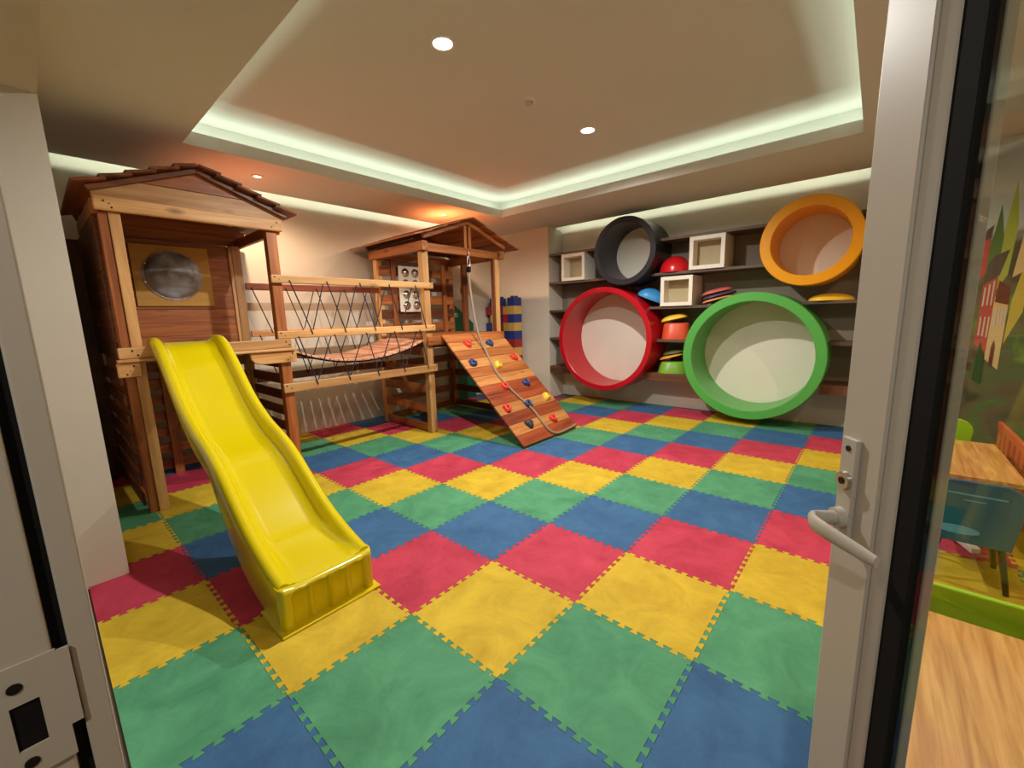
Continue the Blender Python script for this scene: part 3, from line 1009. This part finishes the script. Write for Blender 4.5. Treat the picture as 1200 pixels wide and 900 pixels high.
MB().box(-0.62, -0.322, yc - 0.262, yc + 0.262, 0.0, 0.013).build('foot_flange', M_slide, SL, 0.006, 3)

# ------------------------------------------------------------------ shelf wall with the big rings
RINGS = [('black', -1.25, 2.395, 0.493, 0.41, M_rblk), ('red', -1.60, 1.08, 0.817, 0.735, M_rred), ('green', 0.48, 0.895, 0.81, 0.695, M_rgrn), ('orange', 1.022, 2.242, 0.494, 0.38, M_rorg)]
YF, YBK = 4.25, 4.862
LB = {'black': 'large black play tunnel ring on the shelf wall, beside the small white cube', 'red': 'large red play tunnel ring low on the shelf wall', 'green': 'largest ring on the shelf wall, green, just above the mats', 'orange': 'orange play tunnel ring high on the shelf wall'}
for nm, x, z, Ro, Ri, mt in RINGS:
    t = thing('tunnel_ring', (x, YBK, z - Ro), LB[nm], 'ring', 'tunnel rings on the shelf wall')
    MB().lathe([(Ro, YBK), (Ro, YF + 0.008), (Ro - 0.008, YF), (Ri + 0.008, YF), (Ri, YF + 0.008), (Ri, YBK), (Ro, YBK)], (x, 0, z), 'y', 96).build('tube', mt, t)
    MB().lathe([(0, YBK - 0.012), (Ri - 0.001, YBK - 0.012), (Ri - 0.001, YBK - 0.001), (0, YBK - 0.001)], (x, 0, z), 'y', 96).build('back_panel', M_cream, t, label='cream back disc inside the ring')
YS = 4.44
names = ['topmost', 'second highest', 'middle', 'fourth highest', 'lowest, thicker']
for k, (z0, z1) in enumerate(((2.492, 2.53), (2.012, 2.05), (1.532, 1.57), (1.048, 1.088), (0.46, 0.58))):
    cuts = []
    for nm, x, z, Ro, Ri, mt in RINGS:
        dz = max(0, max(z0 - z, z - z1)) if not (z0 <= z <= z1) else 0
        if dz < Ro + 0.002:
            w_ = math.sqrt((Ro + 0.002) ** 2 - dz ** 2)
            cuts.append((x - w_, x + w_))
    cuts.sort()
    segs = []
    a_ = -2.746
    for c0, c1 in cuts:
        if c0 > a_ + 0.02:
            segs.append((a_, c0))
        a_ = max(a_, c1)
    if a_ < 1.74:
        segs.append((a_, 1.746))
    t = thing('wall_shelf', (-0.5, 4.65, z0), 'dark brown wooden wall shelf, %s of five between the rings' % names[k], 'shelf', 'shelves on the back wall')
    for s0, s1 in segs:
        MB().box(s0, s1, YS, 4.861, z0, z1).build('shelf_board', shelfw2 if k == 4 else shelfw, t, 0.003)

def cube_box(x0, x1, z0, z1, label):
    t = thing('cube_shelf', ((x0 + x1) / 2, 4.63, z0), label, 'shelf box', 'white cube boxes on the shelves')
    b_ = MB()
    yb, yf, w_ = 4.85, 4.41, 0.05
    b_.box(x0, x1, yf, yb, z0, z0 + w_)
    b_.box(x0, x1, yf, yb, z1 - w_, z1)
    b_.box(x0, x0 + w_, yf, yb, z0 + w_, z1 - w_)
    b_.box(x1 - w_, x1, yf, yb, z0 + w_, z1 - w_)
    b_.build('frame', M_white, t)
    MB().box(x0 + w_, x1 - w_, yb - 0.25, yb - 0.235, z0 + w_, z1 - w_).build('back_panel', M_beige, t)
cube_box(-2.46, -2.01, 2.051, 2.487, 'white open cube box on the second shelf, left of the black ring')
cube_box(-0.35, 0.10, 2.051, 2.487, 'white open cube box on the second shelf, beside the red dome')
cube_box(-0.735, -0.29, 1.571, 1.985, 'white open cube box on the middle shelf, below the red dome')

def tri(a):
    return 1 + 0.10 * math.cos(3 * a + 0.5)

def stone(mat, x, y, z, rx, h, label, rtop=0.0, tilt=None, grp='plastic stepping stones on the shelves', nm='stepping_stone', shp=tri):
    if rtop:
        prof = [(0, 0.0), (rx, 0.0), (rx * 0.995, 0.014), (rtop + 0.015, h - 0.02), (rtop, h - 0.004), (rtop - 0.02, h), (0, h)]
    else:
        prof = [(0, 0.0), (rx, 0.0)] + [(rx * math.cos(a), 0.008 + (h - 0.008) * math.sin(a)) for a in [PI / 2 * k / 8 for k in range(0, 8)]] + [(0, h)]
    b_ = MB()
    b_.lathe(prof, (0, 0, 0), 'z', 40, shp)
    T = Matrix.Translation((x, y, z))
    if tilt:
        T = T @ Matrix.Rotation(tilt, 4, 'Y')
    o = b_.build(nm, mat, loc=(x, y, z), xf=T)
    tag(o, label, 'stepping stone', grp)
    return o
stone(P['red'], -0.61, 4.62, 2.051, 0.215, 0.235, 'glossy red dome stepping stone on the second shelf beside the black ring', shp=None)
stone(P['blue'], -0.965, 4.62, 1.698, 0.20, 0.15, 'blue dome stepping stone tilted between the red ring and a white cube', tilt=0.42)
stone(P['salmon'], -0.01, 4.64, 1.628, 0.20, 0.045, 'salmon stepping stone at the bottom of the flat stack beside the green ring', tilt=-0.25)
stone(P['plum'], 0.0, 4.64, 1.677, 0.205, 0.05, 'plum stepping stone in the middle of the flat stack beside the green ring', tilt=-0.25)
stone(P['pink'], -0.03, 4.64, 1.727, 0.19, 0.06, 'dull pink stepping stone on top of the flat stack beside the green ring', tilt=-0.22)
stone(P['yellow'], 1.23, 4.62, 1.571, 0.215, 0.085, 'flat yellow stepping stone on the middle shelf below the orange ring')
stone(P['coral'], -0.57, 4.64, 1.089, 0.195, 0.235, 'tall coral stepping stone between the red and green rings', rtop=0.155)
stone(P['yellow'], -0.60, 4.64, 1.368, 0.18, 0.08, 'yellow dome stepping stone lying tilted on the coral one', tilt=-0.22)
stone(P['green'], -0.60, 4.64, 0.581, 0.205, 0.17, 'grass green stepping stone on the lowest shelf between red and green rings', rtop=0.15)
stone(P['orange'], -0.62, 4.64, 0.808, 0.17, 0.05, 'orange stepping stone lying tilted on the grass green one', tilt=-0.28)
stone(P['olive'], -0.59, 4.64, 0.868, 0.15, 0.05, 'olive stepping stone on top of the tilted orange one', tilt=-0.2)

# ------------------------------------------------------------------ toy brick wall in the corner
BW = thing('toy_brick_wall', (-3.7, 4.25, 0), 'stack of big interlocked coloured toy bricks in the far corner behind the ramp tower', 'toy bricks')
cols = ['navy', 'blue', 'maroon', 'dkgreen', 'gold', 'red', 'yellow', 'navy', 'dkgreen', 'maroon']
random.seed(21)
ROWC = [['navy', 'maroon', 'dkgreen'], ['yellow', 'blue', 'maroon'], ['dkgreen', 'navy', 'gold'], ['maroon', 'gold', 'navy'], ['navy', 'dkgreen', 'maroon', 'maroon'], ['maroon', 'navy', 'yellow', 'gold'],
        ['gold', 'maroon', 'blue', 'dkgreen'], ['maroon', 'dkgreen', 'navy', 'navy'], ['navy', 'red', 'maroon', 'gold', 'blue'], ['gold', 'navy', 'red', 'navy'], ['maroon', 'navy', 'red', 'gold', 'maroon'], ['navy', 'blue', 'navy']]
rowh = 0.152
prev = None
for k in range(12):
    x = -4.03 + (0.0 if k % 2 == 0 else 0.11)
    while x < -3.34:
        w_ = random.choice([0.11, 0.22, 0.22, 0.33])
        w_ = min(w_, -3.32 - x)
        if w_ < 0.08:
            break
        if -3.32 - (x + w_) < 0.1:
            w_ = -3.32 - x
        if k == 11 and random.random() < 0.35 and x < -3.5:
            x += w_
            continue
        rowc = ROWC[k]
        cname = rowc[int((x + 4.05) / 0.74 * len(rowc)) % len(rowc)]
        prev = cname
        b_ = MB().box(x + 0.002, x + w_ - 0.002, 4.14, 4.36, k * rowh + 0.001, (k + 1) * rowh - 0.001)
        ns = max(1, int(round(w_ / 0.11)))
        for q in range(ns):
            for yy in (4.195, 4.305):
                px = x + (q + 0.5) * w_ / ns
                b_.cyl((px, yy, (k + 1) * rowh - 0.001), (px, yy, (k + 1) * rowh + (0.03 if k == 11 else 0.0)), 0.034, None, 14)
        o = b_.build('toy_brick', P[cname], BW, 0.004)
        x += w_
# green play panel seen through the ramp tower
GP = thing('green_panel', (-3.95, 3.55, 0), 'dark green board with a small white ring, standing behind the ramp tower', 'board')
MB().prism([(-3.98, 3.15, 0.0), (-3.98, 3.72, 0.0), (-3.98, 3.72, 1.38), (-3.98, 3.40, 1.62), (-3.98, 3.15, 1.78)], (0.03, 0, 0)).build('board', P['dkgreen'], GP, 0.006)
MB().tube([(-3.947, 3.30 + 0.03 * math.cos(a), 1.53 + 0.03 * math.sin(a)) for a in [2 * PI * k / 18 for k in range(18)]], 0.007, 8, closed=True).build('ring_handle', M_white, GP)

# ------------------------------------------------------------------ glazed door standing open on the right
al = math.radians(37)
Lp = Vector((1.647, -0.80, 0))
D = Vector((math.sin(al), -math.cos(al), 0))
N = Vector((-math.cos(al), -math.sin(al), 0))
UZ = Vector((0, 0, 1))
DR = thing('door_1', (Lp.x, Lp.y, 0.01), 'glazed door with wide painted frame and lever handle, standing open at the right', 'door', kind='structure')
DW, DH, DT = 1.10, 2.30, 0.05

def dbox(s0, s1, z0, z1, n0, n1):
    P8 = [Lp + D * s_ + N * q + UZ * z for z in (z0, z1) for s_, q in ((s0, n0), (s1, n0), (s1, n1), (s0, n1))]
    return MB().hexa(P8)
dbox(0, 0.086, 0.012, DH, -DT, 0).build('latch_stile', M_alu, DR, 0.003)
dbox(DW - 0.086, DW, 0.012, DH, -DT, 0).build('hinge_stile', M_alu, DR, 0.003)
dbox(0.087, DW - 0.087, DH - 0.1, DH, -DT, 0).build('top_rail', M_alu, DR, 0.003)
dbox(0.087, DW - 0.087, 0.012, 0.16, -DT, 0).build('bottom_rail', M_alu, DR, 0.003)
b = MB()
for s0, s1, n0 in ((0.087, 0.108, -0.004), (DW - 0.108, DW - 0.087, -0.004)):
    b.prism([Lp + D * s0 + N * (-0.003) + UZ * 0.161, Lp + D * s1 + N * (-0.010) + UZ * 0.161, Lp + D * s1 + N * (-0.022) + UZ * 0.161, Lp + D * s0 + N * (-0.022) + UZ * 0.161], (0, 0, DH - 0.262))
for s0, s1 in ((0.087, 0.139), (DW - 0.139, DW - 0.087)):
    b.prism([Lp + D * s0 - N * 0.05 + UZ * 0.161, Lp + D * s1 - N * 0.048 + UZ * 0.161, Lp + D * s1 - N * 0.034 + UZ * 0.161, Lp + D * s0 - N * 0.034 + UZ * 0.161], (0, 0, DH - 0.262))
b.build('glazing_bead', M_alu, DR, 0.002)
b = MB()
for s0, s1 in ((0.1085, 0.138), (DW - 0.138, DW - 0.1085)):
    P8 = [Lp + D * s_ + N * q + UZ * z for z in (0.161, DH - 0.101) for s_, q in ((s0, -0.032), (s1, -0.032), (s1, -0.014), (s0, -0.012))]
    b.hexa(P8)
b.build('gasket', M_black, DR)
dbox(0.12, DW - 0.12, 0.165, DH - 0.105, -0.026, -0.020).build('glass_pane', M_glass, DR)
# lock plate, cylinder and lever
lpz0, lpz1 = 1.118, 1.285
pl = dbox(0.012, 0.046, lpz0, lpz1, 0.0, 0.008).build('lock_plate', M_alu, DR, 0.002)
c0 = Lp + D * 0.029 + UZ * 1.213
MB().cyl(c0 + N * 0.008, c0 + N * 0.014, 0.0155, 0.0145, 20).build('lock_cylinder', M_steel, pl)
MB().cyl(c0 + N * 0.014, c0 + N * 0.0155, 0.006, 0.006, 12).build('keyhole', M_bolt, pl)
MB().cyl(Lp + D * 0.029 + UZ * 1.268 + N * 0.007, Lp + D * 0.029 + UZ * 1.268 + N * 0.0095, 0.005, 0.005, 10).build('screw', M_bolt, pl)
c1 = Lp + D * 0.029 + UZ * 1.147
hd = MB()
hd.cyl(c1 + N * 0.008, c1 + N * 0.020, 0.018, 0.017, 20)
hd.build('handle_rose', M_alu, pl)
hp = []
prof_ = [(0.0, 0.012, 0.011, 0.011), (0.0, 0.035, 0.010, 0.012), (0.004, 0.056, 0.008, 0.014), (0.018, 0.063, 0.007, 0.014), (0.05, 0.060, 0.006, 0.013), (0.10, 0.050, 0.0055, 0.011), (0.125, 0.045, 0.005, 0.009)]
b = MB()
rings = []
for k, (s_, q, a_, hz) in enumerate(prof_):
    c_ = c1 + D * s_ + N * q - UZ * (0.004 * s_ / 0.125)
    pr_, nx = prof_[max(k - 1, 0)], prof_[min(k + 1, len(prof_) - 1)]
    tg = (D * (nx[0] - pr_[0]) + N * (nx[1] - pr_[1])).normalized()
    sd = tg.cross(UZ)
    rings.append([b.bm.verts.new(c_ + sd * a_ * math.cos(t_) + UZ * hz * math.sin(t_)) for t_ in [2 * PI * j / 14 for j in range(14)]])
for a_, c_ in zip(rings[:-1], rings[1:]):
    for j in range(14):
        b._f([a_[j], a_[(j + 1) % 14], c_[(j + 1) % 14], c_[j]], True)
b._f(rings[0][::-1])
b._f(rings[-1])
b.build('lever_handle', M_alu, pl)

# ------------------------------------------------------------------ fixed frame on the left of the doorway
FR = thing('trim_2', (1.08, -1.72, 0), 'painted door frame post with strike plate at the left edge', 'door frame', kind='structure')
MB().box(1.04, 1.10, -1.79, -1.7085, -0.01, 2.68).build('frame_post', M_alu, FR, 0.002)
MB().box(1.03, 1.092, -1.708, -1.6985, -0.01, 2.68).build('gasket', M_black, FR)
MB().box(1.03, 1.099, -1.698, -1.6775, -0.01, 2.68).build('door_stop', M_alu, FR, 0.002)
b = MB()
# strike plate with a rectangular latch hole
sy0, sy1, sz0, sz1 = -1.757, -1.7065, 1.075, 1.192
hy0, hy1, hz0, hz1 = -1.741, -1.722, 1.105, 1.152
b.box(1.1005, 1.1035, sy0, hy0, sz0, sz1)
b.box(1.1005, 1.1035, hy1, sy1, sz0, sz1)
b.box(1.1005, 1.1035, hy0, hy1, sz0, hz0)
b.box(1.1005, 1.1035, hy0, hy1, hz1, sz1)
b.box(1.1005, 1.1035, sy1, -1.698, 1.108, sz1 - 0.002)
sp = b.build('strike_plate', M_alu, FR)
MB().box(1.1001, 1.1012, hy0, hy1, hz0, hz1).build('latch_hole', M_black, sp)
for z_ in (1.17, 1.09):
    MB().cyl((1.103, -1.735, z_), (1.1045, -1.735, z_), 0.0055, 0.005, 12).build('screw', M_bolt, sp)
# fixed glazed panel beyond that frame
WN = thing('window_1', (-0.3, -1.74, 0), 'fixed glazed panel beside the doorway', 'window', kind='structure')
MB().box(-1.66, 1.03, -1.765, -1.715, -0.01, 0.08).build('bottom_rail', M_alu, WN, 0.003)
MB().box(-1.66, 1.03, -1.765, -1.715, 2.58, 2.68).build('top_rail', M_alu, WN, 0.003)
MB().box(-1.66, 1.03, -1.743, -1.737, 0.081, 2.579).build('glass_pane', M_glass, WN)

# ------------------------------------------------------------------ right part of the room, seen through the door glass
m, nt, bb = nmat('mural_ground')
L = nt.links
tcn = nt.nodes.new('ShaderNodeTexCoord')
sep = nt.nodes.new('ShaderNodeSeparateXYZ')
L.new(tcn.outputs['Object'], sep.inputs[0])
nn = nt.nodes.new('ShaderNodeTexNoise')
nn.inputs['Scale'].default_value = 2.6
nn.inputs['Detail'].default_value = 3
nn.inputs['Distortion'].default_value = 0.9
L.new(tcn.outputs['Object'], nn.inputs['Vector'])
crn = nt.nodes.new('ShaderNodeValToRGB')
els = crn.color_ramp.elements
els[0].position = 0.30
els[0].color = rgb(74, 78, 50)
els[1].position = 0.70
els[1].color = rgb(150, 170, 80)
e2 = els.new(0.45)
e2.color = rgb(116, 104, 78)
e3 = els.new(0.57)
e3.color = rgb(92, 120, 64)
L.new(nn.outputs['Fac'], crn.inputs['Fac'])
ad = nt.nodes.new('ShaderNodeMath')
ad.operation = 'MULTIPLY_ADD'
ad.inputs[1].default_value = 0.7
L.new(nn.outputs['Fac'], ad.inputs[0])
L.new(sep.outputs['Z'], ad.inputs[2])
mr = nt.nodes.new('ShaderNodeMapRange')
mr.inputs['From Min'].default_value = 2.3
mr.inputs['From Max'].default_value = 2.55
L.new(ad.outputs[0], mr.inputs['Value'])
mx = nt.nodes.new('ShaderNodeMix')
mx.data_type = 'RGBA'
L.new(mr.outputs['Result'], mx.inputs['Factor'])
L.new(crn.outputs['Color'], mx.inputs['A'])
mx.inputs['B'].default_value = rgb(200, 216, 224)
L.new(mx.outputs['Result'], bb.inputs['Base Color'])
bb.inputs['Roughness'].default_value = 0.6
MU = thing('wall_mural', (2.47, 4.435, 0), 'painted landscape mural of green hills and town houses, seen through the door glass', 'mural')
MB().box(1.76, XE - 0.01, 4.431, 4.439, 0.0, 2.98).build('painted_ground', m, MU)
MUR = {k: plain('mural_' + k, c, 0.6) for k, c in {'brick': rgb(196, 88, 76), 'roof': rgb(92, 84, 74), 'brown': rgb(118, 62, 42), 'sand': rgb(232, 204, 148), 'white': rgb(224, 214, 200), 'lime': rgb(176, 196, 84), 'green': rgb(88, 130, 64), 'deep': rgb(60, 92, 50), 'yellow': rgb(214, 196, 84)}.items()}

def paint(name, mat, pts, layer):
    y = 4.431 - 0.0012 * layer
    MB().prism([(x, y, z) for x, z in pts], (0, 0.0011, 0)).build(name, MUR[mat], MU)
paint('painted_tree', 'lime', [(2.50, 2.05), (2.545, 2.6), (2.59, 2.2), (2.57, 1.75), (2.49, 1.55)], 1)
paint('painted_tree', 'green', [(2.43, 1.95), (2.47, 2.4), (2.51, 2.1), (2.50, 1.6), (2.43, 1.55)], 2)
paint('painted_house', 'brick', [(2.375, 1.66), (2.43, 1.78), (2.43, 2.10), (2.375, 2.06)], 1)
paint('painted_roof', 'roof', [(2.37, 2.06), (2.43, 2.10), (2.44, 2.22), (2.40, 2.18)], 2)
paint('painted_house', 'brick', [(2.42, 1.10), (2.505, 1.0), (2.515, 1.74), (2.425, 1.66)], 3)
paint('painted_roof', 'roof', [(2.42, 1.66), (2.52, 1.75), (2.56, 1.98), (2.47, 1.93), (2.44, 1.86)], 4)
paint('painted_house', 'sand', [(2.505, 0.95), (2.60, 0.85), (2.605, 1.5), (2.512, 1.55)], 3)
paint('painted_roof', 'brown', [(2.515, 1.5), (2.605, 1.47), (2.60, 1.63), (2.525, 1.7)], 5)
for xx, z0, z1 in ((2.435, 1.46, 1.64), (2.462, 1.47, 1.67), (2.488, 1.47, 1.70), (2.435, 1.18, 1.36), (2.462, 1.17, 1.36), (2.488, 1.16, 1.36)):
    paint('painted_window', 'white', [(xx, z0), (xx + 0.010, z0), (xx + 0.011, z1), (xx + 0.001, z1)], 6)
for xx in (2.525, 2.545, 2.565, 2.585):
    paint('painted_window', 'white', [(xx, 1.28), (xx + 0.012, 1.28), (xx + 0.012, 1.44), (xx, 1.44)], 6)
paint('painted_doorway', 'brown', [(2.535, 0.92), (2.562, 0.86), (2.562, 1.08), (2.55, 1.14), (2.537, 1.08)], 6)
paint('painted_tree', 'deep', [(2.44, 0.75), (2.50, 0.7), (2.50, 0.98), (2.46, 1.12)], 7)
paint('painted_hill', 'yellow', [(2.61, 1.1), (2.70, 1.4), (2.70, 1.9), (2.66, 1.8), (2.62, 1.5)], 2)
paint('painted_house', 'sand', [(2.60, 1.72), (2.70, 1.8), (2.72, 2.45), (2.63, 2.1)], 3)
FA = thing('fire_alarm_box', (2.365, 4.43, 0.85), 'small red fire alarm box on the mural wall', 'alarm')
MB().box(2.345, 2.395, 4.400, 4.4195, 0.855, 0.93).build('case', P['red'], FA, 0.006)
MB().cyl((2.37, 4.401, 0.893), (2.37, 4.394, 0.893), 0.014, 0.012, 14).build('button', P['maroon'], FA)

def kids_table(x0, x1, y0, y1, z, label):
    t = thing('kids_table', ((x0 + x1) / 2, (y0 + y1) / 2, 0), label, 'table', 'low wooden tables')
    MB().box(x0, x1, y0, y1, z - 0.03, z).build('table_top', tablew, t, 0.004)
    cx_, cy_ = (x0 + x1) / 2, (y0 + y1) / 2
    MB().cyl((cx_, cy_, 0.10), (cx_, cy_, z - 0.03), 0.035, 0.03, 20).build('column', M_pmetal, t)
    for dx, dy in ((1, -1), (1, 1), (-1, 1), (-1, -1)):
        d_ = Vector((dx * (x1 - x0) * 0.30, dy * (y1 - y0) * 0.33, 0))
        a_ = Vector((cx_, cy_, 0.115))
        b_ = Vector((cx_, cy_, 0.022)) + d_
        sd = Vector((-d_.y, d_.x, 0)).normalized()
        P8 = [a_ - sd * 0.03 - UZ * 0.04, b_ - sd * 0.025 - UZ * 0.02, b_ + sd * 0.025 - UZ * 0.02, a_ + sd * 0.03 - UZ * 0.04, a_ - sd * 0.03 + UZ * 0.03, b_ - sd * 0.025 + UZ * 0.012, b_ + sd * 0.025 + UZ * 0.012, a_ + sd * 0.03 + UZ * 0.03]
        MB().hexa(P8).build('foot', M_pmetal, t, 0.004)
kids_table(1.70, 2.44, -0.66, 0.10, 0.52, 'low table with orange-brown wood top nearest the door glass')
kids_table(1.74, 2.375, 1.72, 2.62, 0.52, 'low table with orange-brown wood top farther off, behind the teal chair')

def kids_chair(x, yb, face, shell, legm, ztop, zb, w, label, slot=False):
    """backrest plane at yb, seat towards face (+1/-1) in y"""
    t = thing('kids_chair', (x, yb + face * 0.16, 0), label, 'chair', 'small plastic chairs')
    h_ = w / 2
    n_ = 10
    rr = 0.09
    pts = []
    for a0, cxx, czz in ((0, h_ - rr, ztop - rr), (PI / 2, -h_ + rr, ztop - rr)):
        for k in range(n_ + 1):
            a_ = a0 + PI / 2 * k / n_
            pts.append((x + cxx + rr * math.cos(a_), yb, czz + rr * math.sin(a_)))
    pts += [(x - h_ + 0.03, yb, zb), (x + h_ - 0.03, yb, zb)]
    bk = MB().prism(pts, (0, 0.022, 0)).build('backrest', shell, t, 0.006, 3)
    fy = yb - 0.0 if face < 0 else yb + 0.022
    if slot:
        yy = yb - 0.002
        MB().box(x - 0.11, x + 0.10, yy, yb, ztop - 0.075, ztop - 0.068).build('slot', M_sky, bk)
        MB().box(x - 0.05, x + 0.03, yy, yb, ztop - 0.105, ztop - 0.100).build('slot', M_sky, bk)
        MB().lathe([(0, 0), (0.085, 0), (0.085, 0.0035)], (0, 0, 0), 'y', 32).build('hand_hole', M_sky, bk, xf=Matrix.Translation((x - 0.06, yb - 0.004, zb + 0.07)) @ Matrix.Diagonal((1, 1, 0.27, 1)))
    zs = 0.29
    y0, y1 = (yb + 0.023, yb + 0.33) if face > 0 else (yb - 0.33, yb - 0.001)
    MB().box(x - h_ + 0.02, x + h_ - 0.02, y0, y1, zs - 0.03, zs).build('seat', shell, t, 0.012, 3)
    for sx in (-1, 1):
        for yy, out in ((y0 + 0.03, -1), (y1 - 0.03, 1)):
            MB().tube([(x + sx * (h_ - 0.06), yy, zs - 0.03), (x + sx * (h_ - 0.02), yy + out * 0.03, 0.004)], [0.016, 0.012], 10).build('leg', legm, t)
kids_chair(2.10, 2.72, -1, M_lime, M_pmetal, 0.655, 0.26, 0.36, 'lime green child chair at the far side of the farther table')
kids_chair(2.15, 1.40, 1, M_teal, M_dark, 0.585, 0.245, 0.34, 'teal blue child chair tucked under the near side of the farther table', True)
kids_chair(2.00, 0.16, -1, M_lime, M_pmetal, 0.585, 0.26, 0.44, 'lime green child chair at the far side of the nearest table')
BN = thing('bench', (2.60, 2.5, 0), 'coral red slatted-back bench along the right side of the farther table', 'bench')
MB().box(2.44, 2.80, 1.85, 3.05, 0.30, 0.335).build('seat', M_bench, BN, 0.006)
MB().box(2.44, 2.465, 1.85, 3.05, 0.55, 0.605).build('back_rail', M_bench, BN, 0.006)
for k in range(9):
    y0 = 1.87 + k * 0.135
    MB().box(2.443, 2.462, y0, y0 + 0.075, 0.335, 0.55).build('slat', M_bench, BN, 0.004)
for y0 in (1.9, 2.95):
    for x0 in (2.46, 2.74):
        MB().box(x0, x0 + 0.05, y0, y0 + 0.05, 0, 0.30).build('leg', cedar['z'], BN, 0.004)

for k_, v_ in LABELS.items():
    if len(v_) > 1:
        print('DUPLICATE LABEL', k_, v_)
